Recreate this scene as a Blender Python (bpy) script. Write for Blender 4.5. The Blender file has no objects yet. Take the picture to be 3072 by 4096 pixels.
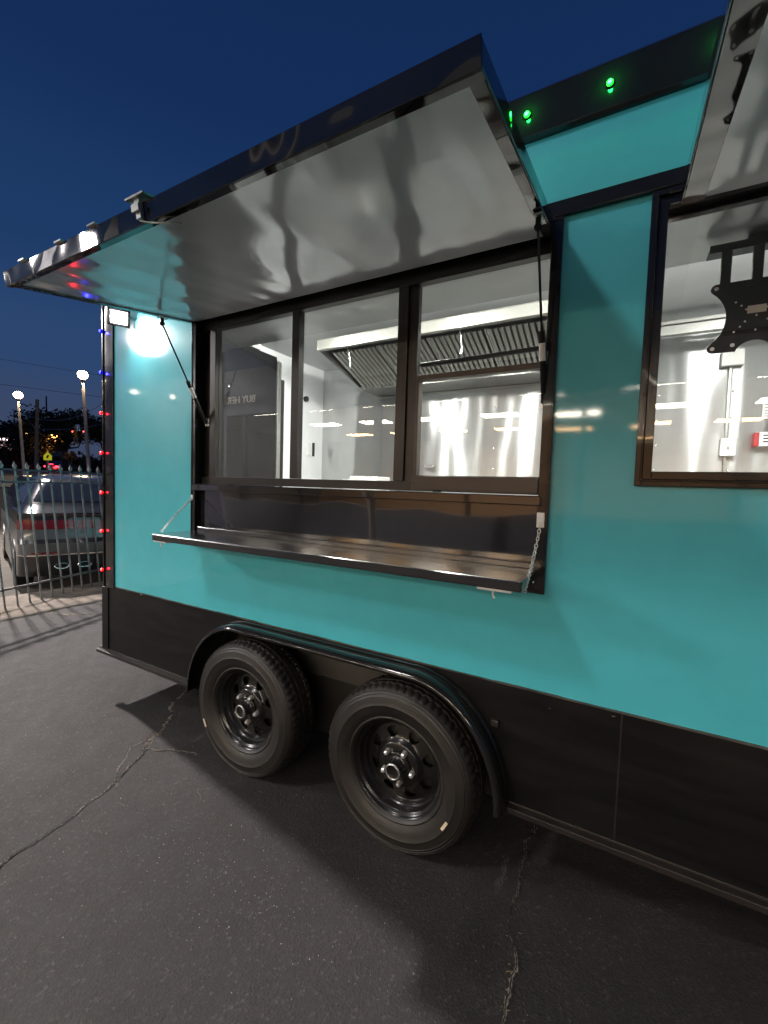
import bpy, bmesh, math, random
from mathutils import Vector, Matrix, noise
random.seed(7)
R = math.radians
S = bpy.context.scene
COL = S.collection

# ------------------------------------------------------------------ camera
cam_data = bpy.data.cameras.new("camera")
cam = bpy.data.objects.new("camera", cam_data)
COL.objects.link(cam)
rx = Vector((0.870895, 0.490465, 0.031388)); ux = Vector((-0.054923, 0.033661, 0.997923)); fx = Vector((-0.488390, 0.870810, -0.056253))
cam.matrix_world = Matrix(((rx.x, ux.x, -fx.x, 3.11471), (rx.y, ux.y, -fx.y, -1.61164), (rx.z, ux.z, -fx.z, 1.475), (0, 0, 0, 1)))
cam_data.sensor_fit = 'VERTICAL'; cam_data.sensor_height = 24; cam_data.sensor_width = 18
cam_data.lens = 24 * 1715 / 4096
cam_data.clip_start = 0.03; cam_data.clip_end = 3000
S.camera = cam
S.render.resolution_x = 768; S.render.resolution_y = 1024

# ------------------------------------------------------------------ dusk sky
W = bpy.data.worlds.new("World"); S.world = W; W.use_nodes = True
nt = W.node_tree; nt.nodes.clear()
o_ = nt.nodes.new('ShaderNodeOutputWorld'); bg = nt.nodes.new('ShaderNodeBackground')
tc = nt.nodes.new('ShaderNodeTexCoord'); sx = nt.nodes.new('ShaderNodeSeparateXYZ'); rp = nt.nodes.new('ShaderNodeValToRGB')
nt.links.new(tc.outputs['Generated'], sx.inputs[0]); nt.links.new(sx.outputs['Z'], rp.inputs[0])
cr = rp.color_ramp; cr.interpolation = 'EASE'
cr.elements[0].position = 0.0; cr.elements[0].color = (0.045, 0.055, 0.10, 1)
cr.elements[1].position = 1.0; cr.elements[1].color = (0.004, 0.014, 0.06, 1)
for pos, c_ in ((0.10, (0.042, 0.062, 0.125, 1)), (0.24, (0.024, 0.060, 0.155, 1)), (0.42, (0.012, 0.042, 0.130, 1)), (0.65, (0.0065, 0.026, 0.095, 1))):
    e = cr.elements.new(pos); e.color = c_
nt.links.new(rp.outputs[0], bg.inputs[0]); bg.inputs[1].default_value = 0.84
nt.links.new(bg.outputs[0], o_.inputs[0])
S.view_settings.view_transform = 'Standard'; S.view_settings.look = 'None'
S.view_settings.exposure = 0.28; S.view_settings.gamma = 1.0; S.view_settings.use_curve_mapping = False
S.cycles.max_bounces = 10; S.cycles.transparent_max_bounces = 12; S.cycles.glossy_bounces = 6
S.cycles.sample_clamp_indirect = 4.0; S.cycles.caustics_reflective = False; S.cycles.caustics_refractive = False

# ------------------------------------------------------------------ helpers
def nodes(name):
    m = bpy.data.materials.new(name); m.use_nodes = True
    t = m.node_tree; b = t.nodes['Principled BSDF']
    return m, t, b
def noise_tex(t, scale, detail=3, rough=.55, vec=None, mapscale=None):
    n = t.nodes.new('ShaderNodeTexNoise'); n.inputs['Scale'].default_value = scale
    n.inputs['Detail'].default_value = detail; n.inputs['Roughness'].default_value = rough
    g = t.nodes.new('ShaderNodeTexCoord')
    if mapscale:
        mp = t.nodes.new('ShaderNodeMapping'); mp.inputs['Scale'].default_value = mapscale
        t.links.new(g.outputs['Object'], mp.inputs[0]); t.links.new(mp.outputs[0], n.inputs['Vector'])
    else:
        t.links.new(g.outputs['Object'], n.inputs['Vector'])
    return n
def ramp(t, src, stops):
    r = t.nodes.new('ShaderNodeValToRGB'); t.links.new(src, r.inputs[0])
    r.color_ramp.elements[0].position = stops[0][0]; r.color_ramp.elements[0].color = (*stops[0][1], 1)
    r.color_ramp.elements[1].position = stops[-1][0]; r.color_ramp.elements[1].color = (*stops[-1][1], 1)
    for p, c in stops[1:-1]:
        e = r.color_ramp.elements.new(p); e.color = (*c, 1)
    return r
def g3(v): return (v, v, v)
def bump(t, b, src, strength, dist, prev=None):
    bm_ = t.nodes.new('ShaderNodeBump'); bm_.inputs['Strength'].default_value = strength; bm_.inputs['Distance'].default_value = dist
    t.links.new(src, bm_.inputs['Height'])
    if prev: t.links.new(prev.outputs[0], bm_.inputs['Normal'])
    t.links.new(bm_.outputs[0], b.inputs['Normal'])
    return bm_
def mat(name, col, rough=.5, metal=0., coat=0., coatr=.05, wave=None, grain=None, emis=None, var=0.12, spec=.5, mapscale=None, wmap=None, roughvar=0.):
    m, t, b = nodes(name)
    b.inputs['Roughness'].default_value = rough; b.inputs['Metallic'].default_value = metal
    b.inputs['Coat Weight'].default_value = coat; b.inputs['Coat Roughness'].default_value = coatr
    b.inputs['Specular IOR Level'].default_value = spec
    n = noise_tex(t, 6.0, 5, .6, mapscale=mapscale)
    lo = tuple(c * (1 - var) for c in col); hi = tuple(min(1, c * (1 + var)) for c in col)
    r = ramp(t, n.outputs[0], [(.3, lo), (.7, hi)])
    t.links.new(r.outputs[0], b.inputs['Base Color'])
    if roughvar:
        r2 = ramp(t, n.outputs[0], [(.3, g3(max(.02, rough - roughvar))), (.7, g3(rough + roughvar))])
        t.links.new(r2.outputs[0], b.inputs['Roughness'])
    prev = None
    if wave:
        wn = noise_tex(t, wave[0], 1, .4, mapscale=wmap)
        prev = bump(t, b, wn.outputs[0], wave[1], wave[2])
        t.links.new(prev.outputs[0], b.inputs['Coat Normal'])
    if grain:
        gn = noise_tex(t, grain[0], 4, .6)
        bump(t, b, gn.outputs[0], grain[1], grain[2], prev)
    if emis:
        b.inputs['Emission Color'].default_value = (*emis[0], 1); b.inputs['Emission Strength'].default_value = emis[1]
    return m
def emitter(name, col, strength):
    m, t, b = nodes(name)
    b.inputs['Base Color'].default_value = (.6, .6, .6, 1); b.inputs['Roughness'].default_value = .3
    b.inputs['Emission Color'].default_value = (*col, 1); b.inputs['Emission Strength'].default_value = strength
    return m
def glass(name, tint=(.96, .98, .98), f0=.09):
    m = bpy.data.materials.new(name); m.use_nodes = True; t = m.node_tree; t.nodes.clear()
    o = t.nodes.new('ShaderNodeOutputMaterial'); mx = t.nodes.new('ShaderNodeMixShader')
    tr = t.nodes.new('ShaderNodeBsdfTransparent'); gl = t.nodes.new('ShaderNodeBsdfGlossy')
    tr.inputs[0].default_value = (*tint, 1); gl.inputs['Roughness'].default_value = 0.0
    lw = t.nodes.new('ShaderNodeLayerWeight'); lw.inputs[0].default_value = .5
    pw = t.nodes.new('ShaderNodeMath'); pw.operation = 'POWER'; pw.inputs[1].default_value = 4.0
    ml = t.nodes.new('ShaderNodeMath'); ml.operation = 'MULTIPLY_ADD'; ml.inputs[1].default_value = .85; ml.inputs[2].default_value = f0
    t.links.new(lw.outputs['Facing'], pw.inputs[0]); t.links.new(pw.outputs[0], ml.inputs[0])
    t.links.new(ml.outputs[0], mx.inputs[0]); t.links.new(tr.outputs[0], mx.inputs[1]); t.links.new(gl.outputs[0], mx.inputs[2])
    t.links.new(mx.outputs[0], o.inputs[0])
    return m

class MB:
    """collects shapes in world coordinates and links them as one mesh object"""
    def __init__(s): s.v = []; s.f = []; s.sm = []
    def add(s, vs, fs, smooth=False):
        k = len(s.v); s.v += [Vector(v) for v in vs]; s.f += [tuple(i + k for i in f) for f in fs]; s.sm += [smooth] * len(fs); return s
    def box(s, x0, x1, y0, y1, z0, z1):
        return s.add([(x0, y0, z0), (x1, y0, z0), (x1, y1, z0), (x0, y1, z0), (x0, y0, z1), (x1, y0, z1), (x1, y1, z1), (x0, y1, z1)],
                     [(0, 3, 2, 1), (4, 5, 6, 7), (0, 1, 5, 4), (1, 2, 6, 5), (2, 3, 7, 6), (3, 0, 4, 7)])
    def obox(s, c, hx, hy, hz, M):
        c = Vector(c)
        vs = [c + M @ Vector((a * hx, b * hy, d * hz)) for d in (-1, 1) for a, b in ((-1, -1), (1, -1), (1, 1), (-1, 1))]
        return s.add(vs, [(0, 3, 2, 1), (4, 5, 6, 7), (0, 1, 5, 4), (1, 2, 6, 5), (2, 3, 7, 6), (3, 0, 4, 7)])
    def tube(s, pts, r, n=10, cap=True, smooth=True):
        pts = [Vector(p) for p in pts]; rs = r if isinstance(r, (list, tuple)) else [r] * len(pts)
        rings = []
        up = Vector((0, 0, 1))
        for i, p in enumerate(pts):
            d = (pts[min(i + 1, len(pts) - 1)] - pts[max(i - 1, 0)]).normalized()
            a = d.cross(up)
            if a.length < .05: a = d.cross(Vector((1, 0, 0)))
            a.normalize(); b = d.cross(a)
            rings.append([p + (a * math.cos(t) + b * math.sin(t)) * rs[i] for t in [2 * math.pi * k / n for k in range(n)]])
        vs = [v for rg in rings for v in rg]; fs = []
        for i in range(len(pts) - 1):
            for k in range(n): fs.append((i * n + k, i * n + (k + 1) % n, (i + 1) * n + (k + 1) % n, (i + 1) * n + k))
        s.add(vs, fs, smooth)
        if cap:
            s.add(rings[0], [tuple(range(n))[::-1]]); s.add(rings[-1], [tuple(range(n))])
        return s
    def prism(s, poly, depth_vec):
        """polygon (list of 3D points) extruded by a vector"""
        n = len(poly); P = [Vector(p) for p in poly]; D = Vector(depth_vec)
        fs = [tuple(range(n)), tuple(range(2 * n - 1, n - 1, -1))] + [(i, i + n, (i + 1) % n + n, (i + 1) % n) for i in range(n)]
        return s.add(P + [p + D for p in P], fs)
    def quad(s, a, b, c, d): return s.add([a, b, c, d], [(0, 1, 2, 3)])
    def lathe_y(s, prof, c=(0, 0, 0), n=64, smooth=True, closed=False):
        """profile list of (r, y) turned round the y axis at c"""
        c = Vector(c); m = len(prof); vs = []
        for k in range(n):
            a = 2 * math.pi * k / n
            vs += [c + Vector((r * math.cos(a), y, r * math.sin(a))) for r, y in prof]
        fs = []
        for k in range(n):
            k2 = (k + 1) % n
            for i in range(m - 1): fs.append((k * m + i, k2 * m + i, k2 * m + i + 1, k * m + i + 1))
        return s.add(vs, fs, smooth)
    def sphere(s, c, r, n=10, sc=(1, 1, 1)):
        c = Vector(c); vs = []; fs = []
        for i in range(n // 2 + 1):
            th = math.pi * i / (n // 2)
            for k in range(n):
                a = 2 * math.pi * k / n
                vs.append(c + Vector((r * sc[0] * math.sin(th) * math.cos(a), r * sc[1] * math.sin(th) * math.sin(a), r * sc[2] * math.cos(th))))
        for i in range(n // 2):
            for k in range(n): fs.append((i * n + k, i * n + (k + 1) % n, (i + 1) * n + (k + 1) % n, (i + 1) * n + k))
        return s.add(vs, fs, True)
    def build(s, name, m, parent=None, bevel=0, label=None, seg=2):
        off = Vector((0, 0, 0)); p = parent
        while p is not None: off += p.location; p = p.parent
        me = bpy.data.meshes.new(name)
        me.from_pydata([tuple(v - off) for v in s.v], [], s.f); me.update()
        for pl, q in zip(me.polygons, s.sm): pl.use_smooth = q
        bm_ = bmesh.new(); bm_.from_mesh(me); bmesh.ops.recalc_face_normals(bm_, faces=bm_.faces); bm_.to_mesh(me); bm_.free()
        o = bpy.data.objects.new(name, me); COL.objects.link(o)
        if m: me.materials.append(m)
        if parent: o.parent = parent
        if bevel:
            bv = o.modifiers.new("bevel", 'BEVEL'); bv.width = bevel; bv.segments = seg; bv.limit_method = 'ANGLE'; bv.angle_limit = R(40)
        if label: o['label'] = label
        return o
def empty(name, loc, label, cat, group=None, parent=None):
    o = bpy.data.objects.new(name, None); COL.objects.link(o); off = Vector((0, 0, 0)); p = parent
    while p is not None: off += p.location; p = p.parent
    o.location = Vector(loc) - off
    o.empty_display_size = .1
    if parent: o.parent = parent
    if label: o['label'] = label
    if cat: o['category'] = cat
    if group: o['group'] = group
    return o
def tag(o, label=None, cat=None, group=None, kind=None):
    if label: o['label'] = label
    if cat: o['category'] = cat
    if group: o['group'] = group
    if kind: o['kind'] = kind
    return o
def copy_of(src, name, parent, loc=None, rot=None, label=None):
    c = src.copy(); c.name = name; COL.objects.link(c); c.parent = parent
    if loc is not None: c.location = loc
    if rot is not None: c.rotation_euler = rot
    if 'label' in c.keys(): del c['label']
    if label: c['label'] = label
    return c
def copy_tree(o, parent=None, loc=None):
    c = o.copy(); COL.objects.link(c); c.parent = parent
    if loc is not None: c.location = loc
    for ch in list(o.children): copy_tree(ch, c)
    return c
def text_obj(name, body, size, m, loc, rot, parent, depth=.004, align='CENTER'):
    cu = bpy.data.curves.new(name, 'FONT'); cu.body = body; cu.size = size; cu.extrude = depth
    cu.align_x = align; cu.align_y = 'CENTER'
    tmp = bpy.data.objects.new("tmp", cu); COL.objects.link(tmp)
    bpy.context.view_layer.update()
    me = bpy.data.meshes.new_from_object(tmp.evaluated_get(bpy.context.evaluated_depsgraph_get()))
    bpy.data.objects.remove(tmp)
    o = bpy.data.objects.new(name, me); COL.objects.link(o); me.materials.clear(); me.materials.append(m)
    off = Vector((0, 0, 0)); p = parent
    while p is not None: off += p.location; p = p.parent
    o.parent = parent; o.location = Vector(loc) - off; o.rotation_euler = rot
    return o
def lamp(name, kind, loc, energy, col, parent, size=.1, rot=None, spot=None, blend=.5):
    l = bpy.data.lights.new(name, kind); l.energy = energy; l.color = col
    if kind == 'AREA': l.size = size
    else: l.shadow_soft_size = size
    if kind == 'SPOT': l.spot_size = spot; l.spot_blend = blend
    o = bpy.data.objects.new(name, l); COL.objects.link(o)
    off = Vector((0, 0, 0)); p = parent
    while p is not None: off += p.location; p = p.parent
    o.parent = parent; o.location = Vector(loc) - off
    if rot: o.rotation_euler = rot
    return o

# ------------------------------------------------------------------ materials
M = {}
M['teal'] = mat('teal_paint', (.066, .43, .505), .42, 0, .75, .05, wave=(1.6, .06, .05), var=.05, wmap=(1, 1, 1.4), spec=.15)
M['blackgloss'] = mat('black_gloss_trim', (.012, .012, .012), .14, .0, .40, .03, spec=.3, wave=(3.2, .30, .05), var=.2)
M['flap'] = mat('black_gloss_flap', (.012, .012, .014), .10, .0, 1, .03, wave=(1.5, .30, .05), var=.2)
M['shelf'] = mat('black_gloss_shelf', (.012, .012, .014), .22, .0, .8, .13, wave=(1.5, .06, .05), var=.2)
M['fascia'] = mat('black_gloss_sheet', (.009, .009, .010), .07, .0, .7, .02, wave=(4.5, .34, .06), var=.2)
M['blackmatte'] = mat('black_satin_panel', (.0065, .0063, .0065), .38, 0, 0, .3, wave=(2, .2, .03), var=.35, spec=.22, roughvar=.1, mapscale=(.4, 1, 3))
M['rail'] = mat('black_rail_paint', (.020, .017, .016), .38, .1, var=.3, grain=(60, .2, .004))
M['bronze'] = mat('dark_bronze_frame', (.021, .018, .016), .36, .35, var=.1)
M['bronze2'] = mat('dark_bronze_rail', (.050, .038, .030), .42, .3, var=.1)
M['underside'] = mat('polished_grey_sheet', (.95, .95, .96), .14, .24, .2, .05, wave=(2.2, .34, .06), var=.04, wmap=(2.6, .16, 1))
M['stainless'] = mat('wavy_stainless', (.48, .49, .485), .17, .80, 0, .1, wave=(2.3, .55, .06), var=.04, wmap=(1.6, 1, .35))
M['steel'] = mat('brushed_steel', (.55, .55, .52), .28, .85, var=.08, mapscale=(.3, 1, 8))
M['hood'] = mat('hood_steel', (.36, .36, .325), .25, .6, var=.06, mapscale=(.3, 1, 6))
M['white'] = mat('white_wall_panel', (.78, .80, .80), .35, 0, .2, .1, var=.03)
M['whitebox'] = mat('white_plastic', (.75, .75, .72), .4, var=.05)
M['nut'] = mat('zinc_nut', (.85, .82, .78), .30, .7, var=.05)
M['chrome'] = mat('chrome', (.75, .74, .72), .12, 1, var=.05)
M['zinc'] = mat('zinc_chain', (.72, .72, .70), .32, .55, var=.1)
M['blackplastic'] = mat('black_plastic', (.009, .009, .0095), .4, var=.2, spec=.2)
M['strutrod'] = mat('strut_rod', (.02, .02, .022), .22, .4, var=.2)
M['rubber'] = mat('tyre_rubber', (.0125, .0105, .0090), .50, 0, 0, .1, var=.35, grain=(140, .25, .003), roughvar=.08)
M['rim'] = mat('gloss_black_wheel', (.009, .0085, .008), .25, 0, .15, .06, var=.2, spec=.35)
M['dark'] = mat('underbody_black', (.008, .007, .006), .7, var=.3)
M['sticker'] = mat('paper_label', (.7, .58, .42), .6, var=.08)
M['blackdoor'] = mat('black_door_panel', (.012, .012, .013), .32, 0, 0, .1, spec=.12, wave=(2, .3, .04), var=.2)
M['glass'] = glass('window_glass')
M['fence'] = mat('fence_black_steel', (.21, .205, .20), .34, .5, var=.35, grain=(90, .3, .002))
M['wood'] = mat('weathered_pole', (.16, .14, .12), .8, var=.25)
M['concrete'] = mat('lamp_concrete', (.42, .38, .33), .8, var=.15)
M['red'] = mat('red_paint', (.30, .01, .015), .4, var=.1)
M['yellow'] = mat('signal_yellow', (.55, .33, .03), .5, var=.1)
M['signyellow'] = mat('fluorescent_sign_glow', (.75, .72, .03), .5, var=.05, emis=((.75, .72, .03), .35))  # emission put into the sign sheet, which holds no lamp
M['bark'] = mat('bark', (.05, .035, .025), .9, var=.3)
M['leaf'] = mat('night_leaves', (.035, .040, .022), .8, var=.5)
M['leafpale'] = mat('brown_leaves', (.16, .09, .05), .8, var=.4)

def anis(m, a, rot, r):
    b = m.node_tree.nodes['Principled BSDF']; tg = m.node_tree.nodes.new('ShaderNodeTangent'); tg.direction_type = 'RADIAL'; tg.axis = 'Z'
    m.node_tree.links.new(tg.outputs[0], b.inputs['Tangent']); b.inputs['Anisotropic'].default_value = a; b.inputs['Anisotropic Rotation'].default_value = rot; b.inputs['Roughness'].default_value = r
anis(M['stainless'], .92, 0.25, .30)
# asphalt
def asphalt():
    m, t, b = nodes('worn_asphalt')
    big = noise_tex(t, .55, 5, .6); fine = noise_tex(t, 260, 3, .7); mid = noise_tex(t, 7, 6, .65)
    r1 = ramp(t, mid.outputs[0], [(.25, (.028, .026, .0262)), (.55, (.037, .0343, .0345)), (.8, (.048, .044, .0445))])
    r2 = ramp(t, big.outputs[0], [(.30, g3(.74)), (.5, g3(1.0)), (.68, g3(1.22))])
    vo = t.nodes.new('ShaderNodeTexVoronoi'); vo.inputs['Scale'].default_value = 120; gg = t.nodes.new('ShaderNodeTexCoord'); t.links.new(gg.outputs['Object'], vo.inputs['Vector'])
    r5 = ramp(t, vo.outputs['Color'], [(.50, g3(.82)), (.80, g3(1.05)), (.95, g3(1.7))])
    r3 = ramp(t, fine.outputs[0], [(.32, g3(.72)), (.60, g3(1.0)), (.76, g3(1.6))])
    a = t.nodes.new('ShaderNodeMix'); a.data_type = 'RGBA'; a.blend_type = 'MULTIPLY'; a.inputs[0].default_value = 1
    c = t.nodes.new('ShaderNodeMix'); c.data_type = 'RGBA'; c.blend_type = 'MULTIPLY'; c.inputs[0].default_value = 1
    t.links.new(r1.outputs[0], a.inputs[6]); t.links.new(r2.outputs[0], a.inputs[7])
    t.links.new(a.outputs[2], c.inputs[6]); t.links.new(r3.outputs[0], c.inputs[7])
    d = t.nodes.new('ShaderNodeMix'); d.data_type = 'RGBA'; d.blend_type = 'MULTIPLY'; d.inputs[0].default_value = 1
    t.links.new(c.outputs[2], d.inputs[6]); t.links.new(r5.outputs[0], d.inputs[7])
    st = noise_tex(t, 1.7, 3, .5); r6 = ramp(t, st.outputs[0], [(.26, g3(.55)), (.36, g3(1.0)), (1, g3(1.0))])
    e = t.nodes.new('ShaderNodeMix'); e.data_type = 'RGBA'; e.blend_type = 'MULTIPLY'; e.inputs[0].default_value = 1
    t.links.new(d.outputs[2], e.inputs[6]); t.links.new(r6.outputs[0], e.inputs[7])
    t.links.new(e.outputs[2], b.inputs['Base Color'])
    r4 = ramp(t, mid.outputs[0], [(.3, g3(.62)), (.7, g3(.85))]); t.links.new(r4.outputs[0], b.inputs['Roughness'])
    b.inputs['Specular IOR Level'].default_value = .3
    p = bump(t, b, fine.outputs[0], .8, .006); p = bump(t, b, vo.outputs['Distance'], .5, .004, p); bump(t, b, mid.outputs[0], .5, .02, p)
    return m
M['asphalt'] = asphalt()
M['crackdark'] = mat('crack_shadowed_fill', (.012, .010, .009), .95, var=.3)
M['crackedge'] = mat('crumbled_crack_edge', (.19, .165, .14), .9, var=.5, grain=(120, .6, .01))
M['verge'] = mat('dusty_concrete', (.105, .085, .070), .9, var=.4, grain=(70, .7, .01))
M['far'] = mat('far_ground', (.030, .025, .020), .9, var=.4)
M['grass'] = mat('dry_grass', (.28, .21, .08), .8, var=.4)
M['grit'] = mat('pale_grit', (.30, .27, .24), .8, var=.5)

# ------------------------------------------------------------------ ground
def terr(x):
    return 0.0 if x > -6.5 else 2.45 * (1 - math.exp((x + 6.5) / 20.0))
g = MB()
xs = [-600, -400, -250, -160, -110, -85, -70, -60, -52, -46, -40, -35, -31, -27, -24, -21, -18, -16, -14, -12.5, -11, -9.8, -8.6, -7.5, -6.5, -3.25]
ys = [-400, -150, -60, -25, -10, 0, 10, 25, 60, 150, 400]
vs = [(x, y, terr(x) - .05) for x in xs for y in ys]; ny = len(ys)
fs = [(i * ny + j, (i + 1) * ny + j, (i + 1) * ny + j + 1, i * ny + j + 1) for i in range(len(xs) - 1) for j in range(ny - 1)]
g.add(vs, fs, True)
tag(g.build('far_ground', M['far']), kind='structure')
g = MB(); g.add([(-2.42, -400, 0), (400, -400, 0), (400, 400, 0), (-2.42, 400, 0)], [(0, 1, 2, 3)])
lot = tag(g.build('parking_lot', M['asphalt']), kind='structure')
# concrete and dirt verge under the fence (uneven top, ragged inner edge)
g = MB(); n = 120
rows = []
for i in range(n + 1):
    y = -3 + 9 * i / n
    e = -2.33 + .035 * noise.noise(Vector((y * 3, 0, 5))) + .02 * noise.noise(Vector((y * 11, 0, 2)))
    r_ = [(e + .012, y, -.01), (e, y, .016 + .006 * noise.noise(Vector((y * 6, 1, 0)))), (e - .06, y, .022 + .006 * noise.noise(Vector((y * 9, 2, 0))))]
    r_ += [(e - .06 - k * .16, y, .014 + .018 * noise.noise(Vector((y * 5, k * .9, 0)))) for k in range(1, 7)]
    r_.append((-3.42, y, -.06)); rows.append(r_)
m_ = len(rows[0])
g.add([v for r_ in rows for v in r_], [(i * m_ + j, (i + 1) * m_ + j, (i + 1) * m_ + j + 1, i * m_ + j + 1) for i in range(n) for j in range(m_ - 1)], True)
tag(g.build('verge_ground', M['verge']), kind='structure')
# dry grass tufts along the fence line
g = MB()
for k in range(1500):
    y = random.uniform(-1.5, 4); x = -2.72 + random.gauss(0, .10) + .06 * math.sin(y * 4)
    if noise.noise(Vector((y * 2.5, x * 2, 3))) < -.02: continue
    h = random.uniform(.015, .055); a = random.uniform(0, 6.28); w = .0035
    d = Vector((math.cos(a), math.sin(a), 0)); b_ = Vector((x, y, .012)); ln = Vector((random.gauss(0, .03), random.gauss(0, .03), h))
    g.add([b_ - d * w, b_ + d * w, b_ + ln], [(0, 1, 2)])
# weeds in the crack that runs off the verge and a few blades in the near cracks
for (x0, y0), (x1, y1), cnt in (((-2.3, .62), (-1.75, .93), 160), ((2.84, .1), (2.9, -.5), 22), ((.9, -.25), (.72, .02), 50)):
    for k in range(cnt):
        t_ = random.random(); x = x0 + (x1 - x0) * t_ + random.gauss(0, .008); y = y0 + (y1 - y0) * t_ + random.gauss(0, .008)
        h = random.uniform(.002, .008); a = random.uniform(0, 6.28); d = Vector((math.cos(a), math.sin(a), 0)) * .002
        b_ = Vector((x, y, .001)); g.add([b_ - d, b_ + d, b_ + Vector((random.gauss(0, .007), random.gauss(0, .007), h))], [(0, 1, 2)])
tag(g.build('dry_grass', M['grass']), kind='stuff')

# cracks: ragged ribbons 4 mm over the asphalt, a dark fissure over a crumbled edge
def crack(pts, w, seed, amp=.02):
    random.seed(seed)
    P = []
    for (x0, y0), (x1, y1) in zip(pts[:-1], pts[1:]):
        L = math.hypot(x1 - x0, y1 - y0); k = max(2, int(L / .006))
        for i in range(k):
            t_ = i / k; x = x0 + (x1 - x0) * t_; y = y0 + (y1 - y0) * t_
            nx, ny_ = -(y1 - y0) / L, (x1 - x0) / L
            o = amp * noise.noise(Vector((x * 9, y * 9, seed))) + amp * .5 * noise.noise(Vector((x * 31, y * 31, seed)))
            P.append((x + nx * o, y + ny_ * o, nx, ny_))
    for mt, ww, z, nm in ((M['crackedge'], w * 1.5, .0035, 'crack_rim'), (M['crackdark'], w * .62, .0050, 'crack_fissure')):
        vs = []; fs = []
        for i, (x, y, nx, ny_) in enumerate(P):
            env = max(.12, .55 + .9 * noise.noise(Vector((x * 5, y * 5, seed * 3 + ww * 80))))
            q = ww * env * random.uniform(.25, 1.3); q2 = ww * env * random.uniform(.25, 1.3)
            vs += [(x + nx * q, y + ny_ * q, z), (x - nx * q2, y - ny_ * q2, z)]
            if i and not (nm == 'crack_rim' and noise.noise(Vector((x * 17, y * 17, seed))) > .30): fs.append((2 * i - 2, 2 * i - 1, 2 * i + 1, 2 * i))
        mb = MB().add(vs, fs); o = mb.build(nm, mt, lot)
crack([(1.35, -1.25), (1.127, -.955), (1.09, -.70), (1.00, -.42), (.947, -.315), (.84, -.20), (.80, -.08), (.68, .06), (.60, .10), (.50, .26), (.40, .5)], .008, 3)
crack([(1.06, -.50), (.92, -.40), (.83, -.28), (.80, -.16)], .004, 11)
crack([(.87, -.25), (1.0, -.20), (1.10, -.14), (1.18, -.13)], .0035, 5)
crack([(2.80, .6), (2.834, .331), (2.84, .1), (2.85, -.179), (2.895, -.30), (2.90, -.446), (2.93, -.6)], .005, 8)
crack([(-2.3, .62), (-2.05, .70), (-1.9, .86), (-1.6, 1.0), (-1.4, 1.3)], .012, 14)
crack([(1.5, -.35), (1.42, -.31), (1.36, -.24)], .0015, 17)
# loose pale grit
g = MB(); random.seed(21)
for k in range(420):
    if k < 140: x = random.gauss(1.95, .25); y = random.gauss(-.55, .10)
    elif k < 300: x = random.uniform(.4, 3.2); y = random.uniform(-1.0, .1)
    else: x = random.uniform(-2.2, .5); y = random.uniform(-1.5, 1.0)
    r_ = random.choice((.0012, .0015, .002, .0025, .004 if k % 23 == 0 else .002))
    c_ = Vector((x, y, r_ * .5)); vs = [c_ + Vector((random.uniform(.5, 1) * r_ * a, random.uniform(.5, 1) * r_ * b, random.uniform(.4, .9) * r_ * d)) for a, b, d in ((-1, -1, -1), (1, -1, -1), (0, 1, -1), (0, 0, 1))]
    g.add(vs, [(0, 1, 3), (1, 2, 3), (2, 0, 3), (0, 2, 1)])
tag(g.build('loose_grit', M['grit']), kind='stuff')

# ------------------------------------------------------------------ the food trailer
T = empty('food_trailer', (0, 0, 0), 'teal food concession trailer with black trim, raised awnings and lit kitchen inside', 'trailer')
XR = 5.6; YB = 2.45
ZB, ZT, ZBAND, ZTOP = .30, .752, 2.702, 2.872
# window openings in the side wall
O1 = (.975, 2.865, 1.135, 2.395); O2 = (3.155, 5.15, 1.525, 2.395)
def wall_with_holes(x0, x1, z0, z1, holes, y0, y1):
    xs_ = sorted({x0, x1, *[h[0] for h in holes], *[h[1] for h in holes]}); zs_ = sorted({z0, z1, *[h[2] for h in holes], *[h[3] for h in holes]})
    inside = lambda i, j: any(h[0] <= (xs_[i] + xs_[i + 1]) / 2 <= h[1] and h[2] <= (zs_[j] + zs_[j + 1]) / 2 <= h[3] for h in holes) if 0 <= i < len(xs_) - 1 and 0 <= j < len(zs_) - 1 else True
    mb = MB(); idx = {}; vs = []
    def vid(x, y, z):
        k = (round(x, 5), round(y, 5), round(z, 5))
        if k not in idx: idx[k] = len(vs); vs.append((x, y, z))
        return idx[k]
    fs = []
    for i in range(len(xs_) - 1):
        for j in range(len(zs_) - 1):
            if inside(i, j): continue
            a, b_, c_, d_ = xs_[i], xs_[i + 1], zs_[j], zs_[j + 1]
            fs.append((vid(a, y0, c_), vid(b_, y0, c_), vid(b_, y0, d_), vid(a, y0, d_)))
            fs.append((vid(a, y1, c_), vid(a, y1, d_), vid(b_, y1, d_), vid(b_, y1, c_)))
            for (ii, jj, p, q) in ((i - 1, j, (a, c_), (a, d_)), (i + 1, j, (b_, c_), (b_, d_)), (i, j - 1, (a, c_), (b_, c_)), (i, j + 1, (a, d_), (b_, d_))):
                if inside(ii, jj): fs.append((vid(p[0], y0, p[1]), vid(q[0], y0, q[1]), vid(q[0], y1, q[1]), vid(p[0], y1, p[1])))
    return mb.add(vs, fs)
wall_with_holes(.022, XR, ZT, ZBAND, [O1, O2], 0, .03).build('side_panel', M['teal'], T)
wall_with_holes(.022, XR, ZT, ZBAND, [O1, O2], .031, .04).build('inner_side_panel', M['white'], T)
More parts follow.
